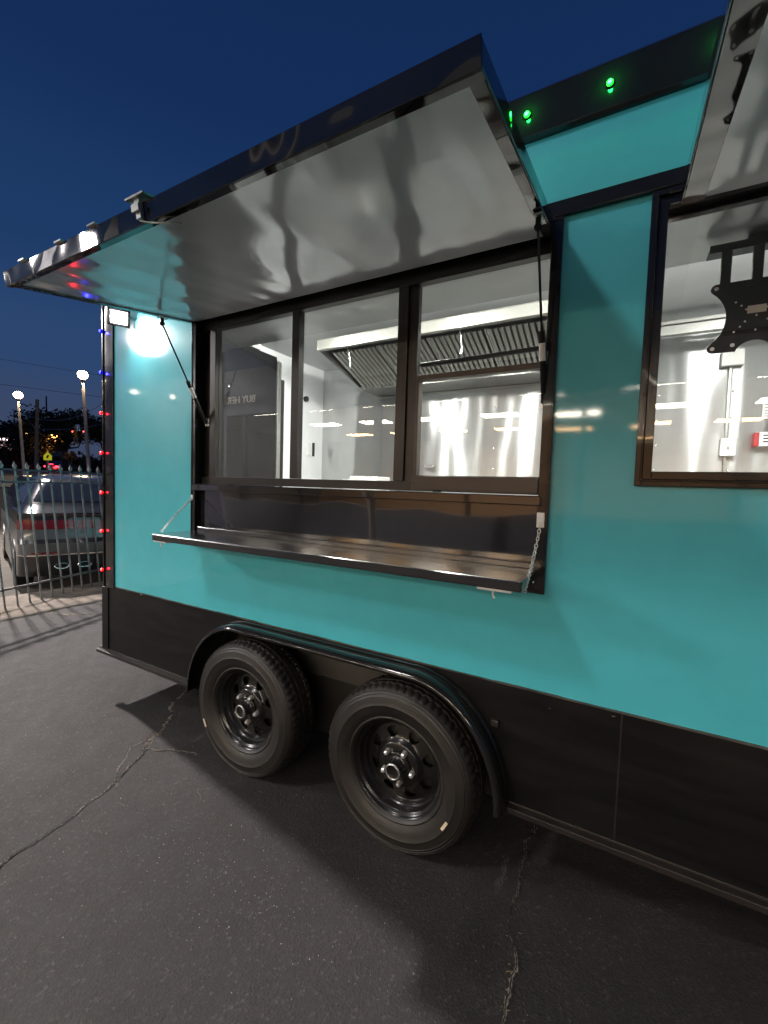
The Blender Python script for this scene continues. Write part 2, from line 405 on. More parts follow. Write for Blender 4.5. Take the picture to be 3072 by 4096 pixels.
# rounded teal corner wrap + end wall
mb = MB(); q = []
for k in range(7):
    a = R(180 + 90 * k / 6); q.append((.025 + .025 * math.cos(a), .025 + .025 * math.sin(a)))
vs = [(x, y, z) for z in (.757, ZBAND) for x, y in [(0, YB)] + q]
nn = len(q) + 1
mb.add(vs, [(i, i + 1, nn + i + 1, nn + i) for i in range(nn - 1)], True)
mb.build('end_panel', M['teal'], T)
mb = MB().box(.03, .152, -.010, -.0005, ZT - .012, ZBAND)
mb.box(.034, .048, -.018, -.0102, ZT - .01, ZBAND - .01)
mb.build('corner_trim', M['blackgloss'], T, .003)
MB().box(.003, .078, -.0085, -.0005, ZB, ZT - .014).build('lower_corner_trim', M['blackmatte'], T, .003)
MB().tube([(.079, -.010, ZB + .01), (.079, -.010, ZT - .02)], .0022, 6).build('corner_seam', M['rail'], T)

# fender outline in the side plane
def fender_path(off=0., n=14):
    P = []
    cxl, cxr, a, b_, zc = 1.415, 2.400, .389, .445, .30
    for k in range(n + 1):
        t_ = math.pi - (math.pi / 2) * k / n; P.append((cxl + a * math.cos(t_), zc + b_ * math.sin(t_), math.cos(t_) * b_, math.sin(t_) * a))
    for k in range(1, 12): P.append((cxl + (cxr - cxl) * k / 12, zc + b_, 0, 1))
    for k in range(n + 1):
        t_ = math.pi / 2 - (math.pi / 2) * k / n; P.append((cxr + a * math.cos(t_), zc + b_ * math.sin(t_), math.cos(t_) * b_, math.sin(t_) * a))
    out = []
    for x, z, nx, nz in P:
        L = math.hypot(nx, nz); out.append((x + nx / L * off, z + nz / L * off, nx / L, nz / L))
    return out
fp = fender_path(-.012)
# lower black band, left piece with the wheel opening, right piece beyond the seam
poly = [(.079, ZB)] + [(x, z) for x, z, _, _ in fp] + [(3.143, ZB), (3.143, ZT), (.079, ZT)]
MB().prism([(x, -.004, z) for x, z in poly], (0, .006, 0)).build('lower_panel', M['blackmatte'], T)
MB().box(3.147, XR, -.004, .002, ZB, ZT).build('lower_panel', M['blackmatte'], T)
MB().box(3.1425, 3.1475, -.0055, .001, ZB, ZT - .004).build('panel_seam', M['rail'], T)
# J trim over the teal lower edge, a little torn
mb = MB(); random.seed(4)
x = .155
while x < XR:
    w = random.uniform(.06, .25); x2 = min(x + w, XR); h = random.uniform(.0025, .005)
    mb.box(x, x2, -.0065, -.0002, ZT - .002, ZT + h); x = x2
mb.build('edge_trim', mat('worn_edge_trim', (.10, .09, .08), .35, .5, var=.8), T)
mb = MB()
for cx, cz, s_ in ((.30, .748, .010), (.325, .748, .008), (.46, .747, .016), (.19, .735, .006), (2.92, .705, .006), (3.12, .735, .007)):
    mb.add([(cx - s_, -.0075, cz), (cx + s_ * .9, -.0075, cz + .001), (cx + s_ * .2, -.0095, cz + s_ * .45), (cx, -.0060, cz - s_ * .3)], [(0, 1, 2), (0, 3, 1), (1, 3, 2), (0, 2, 3)])
mb.build('chipped_sealant', M['grit'], T)['kind'] = 'stuff'
# bottom rail
MB().box(-.035, 1.020, -.030, .02, ZB - .022, ZB - .001).box(-.035, 1.020, -.008, -.0045, ZB - .001, ZB + .012).build('bottom_rail', M['rail'], T, .002)
MB().box(2.795, XR, -.030, .02, ZB - .022, ZB - .001).box(2.795, XR, -.008, -.0045, ZB - .001, ZB + .010).build('bottom_rail', M['rail'], T, .002)
mb = MB().box(.02, XR, .03, YB, ZB - .02, ZB + .05)     # underbody
mb = MB()
mb.box(.02, 1.01, .021, YB, ZB - .015, ZB + .05).box(2.80, XR, .021, YB, ZB - .015, ZB + .05).box(1.01, 2.80, .30, YB, ZB - .015, ZB + .05)
mb.build('underbody', M['dark'], T)
# wheel box: back wall, hanging frame rail and a dark sheet added as shade
fpi = fender_path(-.014)
mb = MB()
poly = [(x, z) for x, z, _, _ in fpi if z > .47]
mb.prism([(poly[0][0], .20, .455)] + [(x, .20, z) for x, z in poly] + [(poly[-1][0], .20, .455)] , (0, .004, 0))
mb.build('wheel_box_wall', mat('wheel_box_grey', (.050, .046, .043), .5, var=.2), T)
MB().prism([(1.75, .196, .46), (1.83, .196, .42), (1.93, .196, .43), (1.98, .196, .39), (2.10, .196, .38), (2.2, .196, .46)], (0, .003, 0)).build('spring_hanger', M['dark'], T)
MB().box(1.01, 2.80, .206, .212, .15, .74).box(1.06, 2.80, .25, .28, .28, .44).build('rail_and_dark_sheet', M['dark'], T)  # first box is a thin sheet added to stand for the dark void
MB().tube([(1.484, .05, .327), (1.484, 2.3, .327)], .035, 12).build('axle', M['dark'], T)
MB().tube([(2.355, .05, .328), (2.355, 2.3, .328)], .035, 12).build('axle', M['dark'], T)
# fender shell
cross = [(.20, -.012), (.0, -.010), (-.002, 0), (-.016, .003), (-.030, .002), (-.034, -.004), (-.041, -.006), (-.048, -.004), (-.052, .001), (-.074, .000), (-.090, -.003), (-.100, -.009), (-.105, -.017), (-.106, -.024), (-.104, -.028), (-.100, -.026), (-.099, -.018), (-.092, -.012), (-.080, -.010), (.0, -.0125)]
fo = fender_path(0, 22)
vs = [(x + nx * o, y, z + nz * o) for x, z, nx, nz in fo for y, o in cross]; m_ = len(cross)
MB().add(vs, [(i * m_ + j, (i + 1) * m_ + j, (i + 1) * m_ + j + 1, i * m_ + j + 1) for i in range(len(fo) - 1) for j in range(m_ - 1)], True).build('fender', M['blackgloss'], T)
MB().box(2.715, 2.745, -.022, -.004, .585, .610).build('fender_bracket', M['rail'], T, .002)

# wheels -------------------------------------------------------------
YW = -.094
def make_wheel(cx, cz):
    w = MB(); cy = YW + .068
    prof = [(.200, cy - .070), (.206, cy - .080), (.212, cy - .084), (.218, cy - .082), (.232, cy - .090), (.250, cy - .0975), (.268, cy - .1005), (.270, cy - .1018), (.272, cy - .1005),
            (.288, cy - .0990), (.300, cy - .0955), (.302, cy - .0965), (.304, cy - .0945), (.3115, cy - .0915), (.313, cy - .0925), (.315, cy - .0900), (.321, cy - .0865), (.3225, cy - .0872), (.324, cy - .085), (.330, cy - .0800), (.336, cy - .073), (.341, cy - .062), (.3425, cy - .046), (.3425, cy - .0415), (.335, cy - .041), (.335, cy - .037),
            (.344, cy - .0365), (.344, cy - .016), (.336, cy - .0155), (.336, cy - .011), (.345, cy - .0105), (.345, cy + .0105), (.336, cy + .011), (.336, cy + .0155), (.344, cy + .016), (.344, cy + .0365), (.335, cy + .037), (.335, cy + .0415), (.3425, cy + .046), (.341, cy + .062), (.33, cy + .08), (.30, cy + .097), (.26, cy + .1), (.21, cy + .08)]
    n = 192; m_ = len(prof); vs = []
    for k in range(n):
        a = 2 * math.pi * k / n
        for i, (r, y) in enumerate(prof):
            if 19 <= i <= 22 or 38 <= i <= 40:          # shoulder blocks
                if k % 3 == 0: r -= .0065 if i > 19 else .003
            elif 26 <= i <= 27 or 34 <= i <= 35:
                if (k + 1) % 4 == 0: r -= .005
            z = cz + r * math.sin(a)
            yy = y
            if z < .012: yy = cy + (y - cy) * 1.04; z = max(z, .0015)
            vs.append((cx + r * math.cos(a), yy, z))
    fs = [(k * m_ + i, ((k + 1) % n) * m_ + i, ((k + 1) % n) * m_ + i + 1, k * m_ + i + 1) for k in range(n) for i in range(m_ - 1)]
    w.add(vs, fs, False)
    wheel = empty('wheel', (cx, cy, cz), None, None, parent=T)
    ty = w.build('tyre', M['rubber'], wheel)
    for p_ in ty.data.polygons:
        p_.use_smooth = True
    try:
        ty.data.set_sharp_from_angle(angle=R(32))
    except Exception: pass
    # rim barrel
    rb = MB().lathe_y([(.2005, YW + .012), (.206, YW + .004), (.2065, YW - .001), (.204, YW - .004), (.200, YW - .003), (.196, YW + .004), (.192, YW + .010), (.184, YW + .013), (.181, YW + .018), (.178, YW + .034), (.172, YW + .040), (.166, YW + .047), (.164, YW + .056), (.160, YW + .060)], (cx, 0, cz), 96)
    # disc with eight rounded windows
    rings = [(.160, YW + .060), (.152, YW + .058), (.149, YW + .057), (.134, YW + .053), (.117, YW + .048), (.107, YW + .045), (.100, YW + .040), (.094, YW + .030), (.088, YW + .025), (.040, YW + .024)]
    half = {2: 9.0, 3: 12.0, 4: 8.5, 5: 4.0}
    cols = 8; vs = []; fs = []; N = 8 * cols
    for ri, (r, y) in enumerate(rings):
        h = half.get(ri, 8.0)
        for s_ in range(8):
            for k, base in enumerate((-22.5, -15, None, None, 0, None, None, 15)):
                if base is None: base = {2: -h, 3: -h / 2, 5: h / 2, 6: h}[k]
                rr = r
                if ri == 2 and k in (2, 6): rr -= .004
                a = R(s_ * 45 + 20 + base); vs.append((cx + rr * math.cos(a), y, cz + rr * math.sin(a)))
    back = []
    for ri in range(len(rings) - 1):
        for s_ in range(8):
            for k in range(8):
                a0 = s_ * 8 + k; a1 = (a0 + 1) % N
                if ri in (2, 3, 4) and 2 <= k <= 5: continue
                fs.append((ri * N + a0, ri * N + a1, (ri + 1) * N + a1, (ri + 1) * N + a0))
    rb.add(vs, fs, True)
    # hole returns (depth of the pressed sheet)
    for s_ in range(8):
        loop = [(2, s_ * 8 + k) for k in range(2, 7)] + [(3, s_ * 8 + 6), (4, s_ * 8 + 6)] + [(5, s_ * 8 + k) for k in range(6, 1, -1)] + [(4, s_ * 8 + 2), (3, s_ * 8 + 2)]
        L = [Vector(vs[ri * N + a]) for ri, a in loop]
        rb.add(L + [v + Vector((0, .010, 0)) for v in L], [(i, (i + 1) % len(L), (i + 1) % len(L) + len(L), i + len(L)) for i in range(len(L))], True)
    rb.build('rim', M['rim'], wheel)
    MB().lathe_y([(.0, YW + .085), (.14, YW + .085), (.155, YW + .095)], (cx, 0, cz), 32).build('brake_drum', M['dark'], wheel)
    MB().lathe_y([(.058, YW + .0195), (.058, YW + .016), (.050, YW + .0155), (.034, YW + .012), (.034, YW - .022), (.031, YW - .028), (.029, YW - .029), (.028, YW - .026), (.026, YW - .024), (.0, YW - .024)], (cx, 0, cz), 40).build('hub_cap', M['rim'], wheel)
    MB().lathe_y([(.0335, YW - .024), (.0315, YW - .0295), (.0275, YW - .0295), (.0270, YW - .025)], (cx, 0, cz), 40).build('hub_ring', M['steel'], wheel)
    nut = None
    for k in range(5):
        a = R(72 * k + 64); px, pz = cx + .068 * math.cos(a), cz + .068 * math.sin(a)
        if nut is None:
            nut = MB().lathe_y([(.0125, YW + .026), (.0120, YW + .012), (.0100, YW + .002), (.006, YW - .002), (0, YW - .003)], (px, 0, pz), 6, smooth=False).build('lug_nut', M['nut'], wheel); base = (px, pz)
        else:
            copy_of(nut, 'lug_nut', wheel, (px - base[0], 0, pz - base[1]))
    return wheel
w2 = make_wheel(2.3547, .3284)
w1 = make_wheel(1.484, .3264)
def tyre_tag(w, cx, cz, r, ang):
    a = R(ang); t_ = Vector((-math.sin(a), 0, math.cos(a))); n_ = Vector((math.cos(a), 0, math.sin(a)))
    c_ = Vector((cx, YW + .068 - .1035, cz)) + n_ * r
    Mx = Matrix(((t_.x, n_.x, 0), (0, 0, 1), (t_.z, n_.z, 0)))
    MB().obox(c_, .021, .0055, .0006, Mx).build('tyre_sticker', M['sticker'], w)
tyre_tag(w2, 2.3547, .3284, .262, -28)
tyre_tag(w1, 1.484, .3264, .285, 207)

# top band, roof, header strip -----------------------------------------
MB().prism([(-.01, -.012, ZBAND), (-.01, -.022, ZBAND + .008), (-.01, -.022, ZTOP - .02), (-.01, -.004, ZTOP), (-.01, .05, ZTOP + .01), (-.01, .05, ZBAND)], (XR + .01, 0, 0)).build('top_band', M['blackgloss'], T, .003)
MB().box(.0, XR, .05, YB, ZTOP - .03, ZTOP + .008).build('roof', M['dark'], T)
MB().box(0.03, XR, YB - .03, YB, ZB, ZTOP - .031).build('far_side_panel', M['teal'], T)
MB().box(XR - .03, XR, .041, YB - .031, ZB + .06, ZTOP - .031).build('front_panel', M['teal'], T)
MB().box(.90, XR - .1, -.020, -.0005, 2.416, 2.466).build('header_strip', M['blackgloss'], T, .003)
# marker lights ---------------------------------------------------------
def led(x, y, z, col, nrm, e):
    L = empty('marker_light', (x, y, z), None, None, parent=T)
    n_ = Vector(nrm)
    MB().tube([Vector((x, y, z)), Vector((x, y, z)) + n_ * .006], .012, 12).build('bezel', M['blackplastic'], L)
    MB().sphere(Vector((x, y, z)) + n_ * .004, .0105, 10).build('lens', emitter('led_lens', tuple(0 if c < .1 else c for c in col), 14), L)
    lamp('glow', 'POINT', Vector((x, y, z)) + n_ * .022, e, col, L, .006)
for z in (.859, 1.125, 1.384, 1.651, 1.915): led(.036, -.018, z, (1, .01, .03), (-.3, -.95, 0), .10)
for z in (2.182, 2.450): led(.036, -.018, z, (.02, .02, 1), (-.3, -.95, 0), .35)
for x in (2.49, 2.745, 3.000, 3.29, 3.58): led(x, -.022, 2.782, (.01, 1, .09), (0, -1, 0), .22)

# service window ---------------------------------------------------------
def bar_frame(mb, x0, x1, z0, z1, w, y0, y1, wt=None, wb=None):
    wt = wt or w; wb = wb or w
    mb.box(x0, x0 + w, y0, y1, z0, z1).box(x1 - w, x1, y0, y1, z0, z1)
    mb.box(x0 + w, x1 - w, y0, y1, z0, z0 + wb).box(x0 + w, x1 - w, y0, y1, z1 - wt, z1)
    return mb
SW = empty('service_window', (1.92, 0, 1.6), None, None, parent=T)
mb = bar_frame(MB(), .955, 2.883, 1.114, 2.413, .038, -.022, -.0005)
bar_frame(mb, .977, 2.863, 1.137, 2.393, .014, -.0004, .078)
mb.build('outer_frame', M['blackgloss'], SW, .003)
mb = bar_frame(MB(), .963, 2.875, 1.122, 2.405, .006, -.026, -.0222)
mb.build('frame_ridge', M['blackgloss'], SW, .001)
# sashes: dark bronze members
y0, y1 = .022, .062
mb = MB()
mb.box(.992, 2.848, y0, y1, 1.466, 1.506)           # bottom track
mb.box(.992, 2.848, y0, y1, 2.318, 2.378)           # head
mb.box(.992, 1.106, y0 + .020, y1, 1.507, 2.317)    # left stile group
mb.box(1.062, 1.106, y0 - .004, y0 + .0195, 1.507, 2.317)
mb.box(1.652, 1.697, y0, y1, 1.507, 2.317)
mb.box(2.237, 2.285, y0, y1, 1.507, 2.317)
mb.box(2.286, 2.328, y0 + .012, y1, 1.507, 2.317)
mb.build('sash_frame', M['bronze'], SW, .002)
mb = MB().box(2.329, 2.840, y0 + .010, y1, 1.925, 1.947).box(2.329, 2.840, y0 - .002, y1, 1.507, 1.532).box(2.3295, 2.345, y0 + .002, y1, 1.533, 1.924)
mb.box(2.329, 2.838, y0 - .012, y0 - .0025, 1.470, 1.528)
mb.build('lower_sash', M['bronze2'], SW, .002)
MB().tube([(2.33, .07, 1.998), (2.60, .075, 2.003), (2.846, .07, 2.008)], .010, 8).build('sash_rod', M['blackplastic'], SW)
for x0, x1, z0, z1 in ((1.1065, 1.6515, 1.507, 2.3175), (1.6975, 2.2365, 1.507, 2.3175), (2.3285, 2.8475, 1.9475, 2.3175), (2.3455, 2.8405, 1.5325, 1.9245)):
    yy = .050 if z1 > 2 else .040
    MB().quad((x0, yy, z0), (x1, yy, z0), (x1, yy, z1), (x0, yy, z1)).build('pane', M['glass'], SW)
# ledge and closed flap under the panes
MB().box(.996, 2.858, -.046, .021, 1.428, 1.464).build('ledge', M['flap'], SW, .004)
MB().box(.992, 2.860, .012, .018, 1.20, 1.4275).build('lower_flap', M['flap'], SW)
MB().box(.998, 2.852, -.012, .011, 1.196, 1.222).build('flap_lip', M['shelf'], SW, .003)
for x in (1.25, 2.44): MB().box(x, x + .035, -.020, -.004, 1.4645, 1.474).build('sash_latch', M['blackplastic'], SW, .002)
# folding shelf
SH = empty('serving_shelf', (1.92, -.13, 1.18), None, None, parent=T)
MB().box(.976, 2.852, -.264, -.016, 1.164, 1.199).build('shelf_board', M['shelf'], SH, .005)
for xa in (1.03, 2.76):
    MB().box(xa - .05, xa + .06, -.258, -.235, 1.157, 1.1635).build('latch_plate', M['zinc'], SH, .001)
    MB().tube([(xa, -.246, 1.157), (xa, -.246, 1.140), (xa + .006, -.246, 1.132)], .0035, 8).build('latch_pin', M['zinc'], SH)
# chains: twisted links
def chain(pts, parent, name='chain', r=.0085, wire=.0017):
    C = empty(name, pts[0], None, None, parent=parent)
    mb = MB(); n = 16; ring = []
    for k in range(n):
        a = 2 * math.pi * k / n; ring.append(Vector((math.cos(a) * r * .62, 0, math.sin(a) * r)))
    vs = []; fs = []
    for k in range(n):
        c_ = ring[k]; o_ = c_.normalized()
        for j in range(6):
            b_ = 2 * math.pi * j / 6; vs.append(c_ + (o_ * math.cos(b_) + Vector((0, 1, 0)) * math.sin(b_)) * wire)
    for k in range(n):
        for j in range(6): fs.append((k * 6 + j, ((k + 1) % n) * 6 + j, ((k + 1) % n) * 6 + (j + 1) % 6, k * 6 + (j + 1) % 6))
    me = None; pts = [Vector(p) for p in pts]; seg = []; tot = 0
    pos = []; step = r * 1.55
    carry = 0
    for a, b_ in zip(pts[:-1], pts[1:]):
        L = (b_ - a).length; d = (b_ - a) / L; s_ = carry
        while s_ < L: pos.append((a + d * s_, d)); s_ += step
        carry = s_ - L
    first = None
    for i, (p, d) in enumerate(pos):
        if first is None:
            mbk = MB(); mbk.v = [v + pts[0] for v in vs]; mbk.f = fs; mbk.sm = [True] * len(fs)
            first = mbk.build('link', M['zinc'], C); o = first
        else: o = first.copy(); COL.objects.link(o); o.parent = C
        q_ = d.to_track_quat('Z', 'Y'); o.rotation_mode = 'QUATERNION'
        o.rotation_quaternion = q_ @ Vector((0, 0, 1)).rotation_difference(Vector((0, 0, 1))) @ Matrix.Rotation(R(90 * (i % 2) + 38 + 9 * i), 3, 'Z').to_quaternion()
        o.location = p - pts[0]
    return C
chain([(2.858, -.030, 1.352), (2.852, -.034, 1.30), (2.846, -.050, 1.245), (2.850, -.13, 1.205), (2.855, -.235, 1.160)], T)
chain([(.978, -.030, 1.379), (.980, -.10, 1.32), (.984, -.17, 1.255), (.990, -.225, 1.203)], T)
MB().box(2.846, 2.872, -.030, -.0225, 1.352, 1.405).box(2.848, 2.870, -.036, -.0305, 1.366, 1.376).build('chain_bracket', M['whitebox'], SW, .002)
MB().box(.968, .986, -.030, -.0225, 1.372, 1.402).build('chain_bracket', M['zinc'], SW, .002)

# second window (screenless opening with fixed glass)
W2 = empty('front_window', (4.15, 0, 1.9), None, None, parent=T)
mb = bar_frame(MB(), 3.136, 5.17, 1.507, 2.413, .020, -.020, -.0005)
bar_frame(mb, 3.1565, 5.15, 1.5275, 2.3925, .026, -.013, .05)
bar_frame(mb, 3.150, 5.156, 1.521, 2.399, .006, -.026, -.0202)
mb.build('outer_frame', M['blackgloss'], W2, .002)
MB().quad((3.184, .03, 1.555), (5.12, .03, 1.555), (5.12, .03, 2.365), (3.184, .03, 2.365)).build('pane', M['glass'], W2)

# awnings --------------------------------------------------------------
def awning(x0, x1, struts, latch_x, inset=.030):
    A = empty('awning', ((x0 + x1) / 2, -.02, 2.40), None, None, parent=T)
    slope = (2.212 - 2.352) / .862
    zu = lambda y: 2.352 - slope * y * -1 * -1 if False else 2.352 + (-y) * slope
    ang = math.atan(slope)
    d = Vector((0, -math.cos(ang), math.sin(ang))); n_ = Vector((0, -math.sin(-ang) * -1 if False else math.sin(ang), math.cos(ang)))
    n_ = Vector((0, math.sin(ang), math.cos(ang)))
    O = Vector((0, -.006, 2.360)); L = .846; th = .046
    def pt(x, s_, h): return Vector((x, 0, 0)) + O + d * s_ + n_ * h
    def slab(mb, xa, xb, sa, sb, ha, hb):
        vs_ = [pt(xa, sa, ha), pt(xb, sa, ha), pt(xb, sb, ha), pt(xa, sb, ha), pt(xa, sa, hb), pt(xb, sa, hb), pt(xb, sb, hb), pt(xa, sb, hb)]
        return mb.add(vs_, [(0, 3, 2, 1), (4, 5, 6, 7), (0, 1, 5, 4), (1, 2, 6, 5), (2, 3, 7, 6), (3, 0, 4, 7)])
    mb = MB()
    slab(mb, x0, x1, L - .004, L, -.004, th + .004)                   # front fascia sheet
    slab(mb, x0, x1, L - .030, L - .0045, -.004, .0)                   # front bottom flange
    slab(mb, x0, x0 + .004, .0, L - .0045, 0, th); slab(mb, x1 - .004, x1, .0, L - .0045, 0, th)
    slab(mb, x0 + .0045, x0 + inset + .004, .0, L - .0305, -.001, .003); slab(mb, x1 - inset - .004, x1 - .0045, .0, L - .0305, -.001, .003)
    mb.build('awning_frame', M['fascia'], A, .0015)
    mb = slab(MB(), x0 + .0045, x1 - .0045, .0, L - .0045, th + .001, th + .005)
    mb.build('top_skin', M['teal'], A)
    mb = slab(MB(), x0 + inset, x1 - inset, .004, L - .026, .004, .008)
    mb.build('underside_sheet', M['underside'], A)
    mb = MB().tube([(x0, -.016, 2.412), (x1, -.016, 2.412)], .010, 10)
    mb.build('hinge', M['blackgloss'], A)
    for (a, b_) in struts:
        a = Vector(a); b_ = Vector(b_)
        st = empty('gas_strut', a, None, None, parent=T)
        mid = a.lerp(b_, .60)
        MB().tube([a, mid], .0042, 10).build('strut_rod', M['strutrod'], st)
        MB().tube([mid, b_], .0100, 12).build('strut_cylinder', M['blackplastic'], st)
        MB().tube([mid - (b_ - a).normalized() * .02, mid + (b_ - a).normalized() * .016], [.0100, .0108], 12).build('strut_collar', M['blackplastic'], st)
        MB().tube([mid + (b_ - a).normalized() * .018, mid + (b_ - a).normalized() * .075], .0103, 12).build('strut_label', M['whitebox'], st)
        MB().sphere(a, .013, 10).tube([a, a + Vector((0, 0, .028))], .009, 10).build('ball_joint', M['blackplastic'], st)
        MB().sphere(b_, .012, 10).build('ball_joint', M['blackplastic'], st)
        MB().box(a.x - .014, a.x + .014, a.y - .024, a.y + .024, a.z + .026, a.z + .032).build('strut_bracket', M['steel'], st, .002)
        MB().box(b_.x - .014, b_.x + .018, b_.y + .006, b_.y + .012, b_.z - .022, b_.z + .022).build('strut_bracket', M['zinc'], st, .002)
    for lx in latch_x:
        lt = empty('awning_latch', pt(lx, L, th * .5), None, None, parent=T)
        mb = slab(MB(), lx - .030, lx + .055, L - .03, L + .022, th + .010, th + .016); mb.build('latch_plate', M['steel'], lt, .001)
        mb = slab(MB(), lx + .000, lx + .022, L + .002, L + .014, .004, th + .009); slab(mb, lx - .006, lx + .028, L + .0145, L + .022, .020, .040)
        mb.tube([pt(lx + .01, L + .01, .0), pt(lx + .05, L - .0, -.012), pt(lx + .11, L - .05, -.010)], .0025, 6)
        mb.build('latch_hook', M['steel'], lt, .001)
    return A, pt, L, th
A1, pt1, L1, th1 = awning(.940, 2.852, [((.985, -.215, 2.285), (1.040, .010, 1.812)), ((2.836, -.205, 2.288), (2.846, -.005, 1.798))], [1.84])
for cx in (1.39, 1.60, 1.12):
    p_ = pt1(cx, L1 + .004, th1 + .006); MB().obox(p_, .022, .006, .003, Matrix.Identity(3)).build('fascia_clip', M['steel'], A1)
A2, pt2, L2, th2 = awning(3.212, 5.175, [((5.14, -.205, 2.288), (5.13, -.005, 1.798))], [], .055)

# flood light near the corner -------------------------------------------
FL = empty('flood_light', (.36, -.082, 2.47), None, None, parent=T)
nf = Vector((.80, -.40, -.44)).normalized(); uf = Vector((0, 0, 1)) - nf * nf.z; uf.normalize(); sf = nf.cross(uf)
MF = Matrix((sf, uf, nf)).transposed(); cf = Vector((.36, -.085, 2.462))
MB().obox(cf - nf * .016, .060, .052, .014, MF).build('lamp_housing', M['blackplastic'], FL, .003)
MB().obox(cf, .042, .034, .0015, MF).build('lamp_lens', emitter('flood_led', (1, .965, .92), 320), FL)
MB().tube([cf - nf * .03, (.33, -.04, 2.49), (.33, -.002, 2.50)], .008, 8).build('lamp_bracket', M['blackplastic'], FL)

# kitchen inside ----------------------------------------------------------
K = empty('kitchen_interior', (2.5, 1.2, .4), None, None, parent=T)
MB().box(.035, 1.01, .041, YB - .031, ZB + .051, ZB + .07).box(2.80, XR - .031, .041, YB - .031, ZB + .051, ZB + .07).box(1.011, 2.799, .215, YB - .031, ZB + .051, ZB + .07).build('floor_sheet', mat('pale_floor_sheet', (.62, .62, .60), .35, 0, .2, .1), K)
MB().box(.05, XR - .04, 2.350, 2.356, ZB + .07, 2.79).build('back_wall_sheet', M['stainless'], K)
MB().box(.036, .055, .041, 2.349, ZB + .07, 2.79).build('end_wall_sheet', M['white'], K)
MB().box(XR - .045, XR - .04, .041, 2.349, ZB + .07, 2.79).build('end_wall_sheet', M['white'], K)
MB().box(.056, XR - .046, .041, 2.349, 2.775, 2.785).build('ceiling_sheet', M['white'], K)
MB().box(.30, XR - .046, .041, .350, 2.338, 2.352).box(.30, XR - .046, .3505, .358, 2.338, 2.774).build('soffit', M['stainless'], K)
# seams and rivets on the back wall
mb = MB()
for x in (1.52, 2.74, 4.0): mb.box(x - .0015, x + .0015, 2.3475, 2.3498, .5, 2.43)
mb.build('sheet_joint', M['steel'], K)
rv = None
for x in (1.52, 2.03, 2.74, 3.3, 3.75):
    for z in (1.30, 1.49, 1.68, 1.87, 2.06, 2.25):
        if rv is None: rv = MB().sphere((x, 2.348, z), .008, 8, (1, .4, 1)).build('rivet', M['chrome'], K); r0 = (x, z)
        else: copy_of(rv, 'rivet', K, Vector(rv.location) + Vector((x - r0[0], 0, z - r0[1])))
# black end door, jamb and gap
D = empty('end_door', (.06, .9, 1.5), None, None, parent=T)
MB().box(.0555, .075, .10, 1.575, ZB + .08, 2.715).build('door_leaf', M['blackdoor'], D)
MB().box(.0555, .085, 1.582, 1.630, ZB + .08, 2.68).build('door_jamb', M['steel'], D, .003)
MB().box(.0555, .062, 1.640, 1.70, ZB + .08, 2.52).build('door_gap', M['dark'], D)
MB().sphere((.08, .99, 2.31), .014, 8).build('door_bolt', M['chrome'], D)
EL = MB().box(.056, .10, 1.10, 1.34, 2.715, 2.772).build('emergency_light', M['whitebox'], K, .006)
MB().box(.056, .075, 2.08, 2.13, 1.80, 1.93).build('wall_outlet', M['whitebox'], K, .003)
MB().box(.056, .063, 2.165, 2.205, 1.80, 1.95).build('outlet_cover', M['blackplastic'], K, .006)
MB().tube([(.056, 2.03, 2.40), (.085, 2.03, 2.40)], .030, 12).build('wall_knob', M['blackplastic'], K)
# range hood
H = empty('range_hood', (2.6, 1.8, 2.6), None, None, parent=T)
xh0, xh1 = .785, 3.05
mb = MB()
mb.box(xh0, xh1, 1.300, 1.306, 2.612, 2.690)                       # front face
mb.box(xh0, xh1, 1.3065, 1.345, 2.612, 2.618)                      # front lip
mb.prism([(xh0, 1.307, 2.620), (xh0, 2.02, 2.432), (xh0, 2.34, 2.432), (xh0, 2.34, 2.690), (xh0, 1.307, 2.690)], (.006, 0, 0))
mb.prism([(xh1, 1.307, 2.620), (xh1, 2.02, 2.432), (xh1, 2.34, 2.432), (xh1, 2.34, 2.690), (xh1, 1.307, 2.690)], (-.006, 0, 0))
mb.box(xh0, xh1, 1.300, 2.345, 2.6905, 2.696)
mb.box(xh0 + .007, xh1 - .007, 1.98, 2.345, 2.428, 2.436)          # rear trough
mb.box(xh0 + .007, xh1 - .007, 1.98, 1.986, 2.4365, 2.455)
mb.build('canopy', M['hood'], H, .002)
# baffle filters: bent slats from the front top to the rear trough
sl = None; kx = 0
a_ = Vector((0, 1.46, 2.635)); b_ = Vector((0, 1.975, 2.447))
d_ = (b_ - a_).normalized(); nn_ = Vector((0, -d_.z, d_.y)) * -1
for fpan in range(5):
    xs0 = xh0 + .05 + fpan * .45
    MB().box(xs0 - .012, xs0 + .002, 1.455, 1.98, 2.60, 2.604).v
    fr = MB()
    for xx in (xs0, xs0 + .432):
        fr.prism([Vector((xx, 0, 0)) + a_, Vector((xx + .010, 0, 0)) + a_, Vector((xx + .010, 0, 0)) + b_, Vector((xx, 0, 0)) + b_], nn_ * .010)
    fr.build('filter_frame', M['steel'], H)
    for k in range(10):
        x = xs0 + .016 + k * .042
        if sl is None:
            w_ = .015
            P0 = [Vector((x - w_, 0, 0)), Vector((x - w_, 0, 0)) + nn_ * .006, Vector((x - .009, 0, 0)) + nn_ * .012, Vector((x + .009, 0, 0)) + nn_ * .012, Vector((x + w_, 0, 0)) + nn_ * .006, Vector((x + w_, 0, 0))]
            vs_ = [p + a_ for p in P0] + [p + b_ for p in P0]
            sl = MB().add(vs_, [(i, i + 1, i + 7, i + 6) for i in range(5)]).build('baffle', M['hood'], H); sx0 = x
        else: copy_of(sl, 'baffle', H, Vector(sl.location) + Vector((x - sx0, 0, 0)))
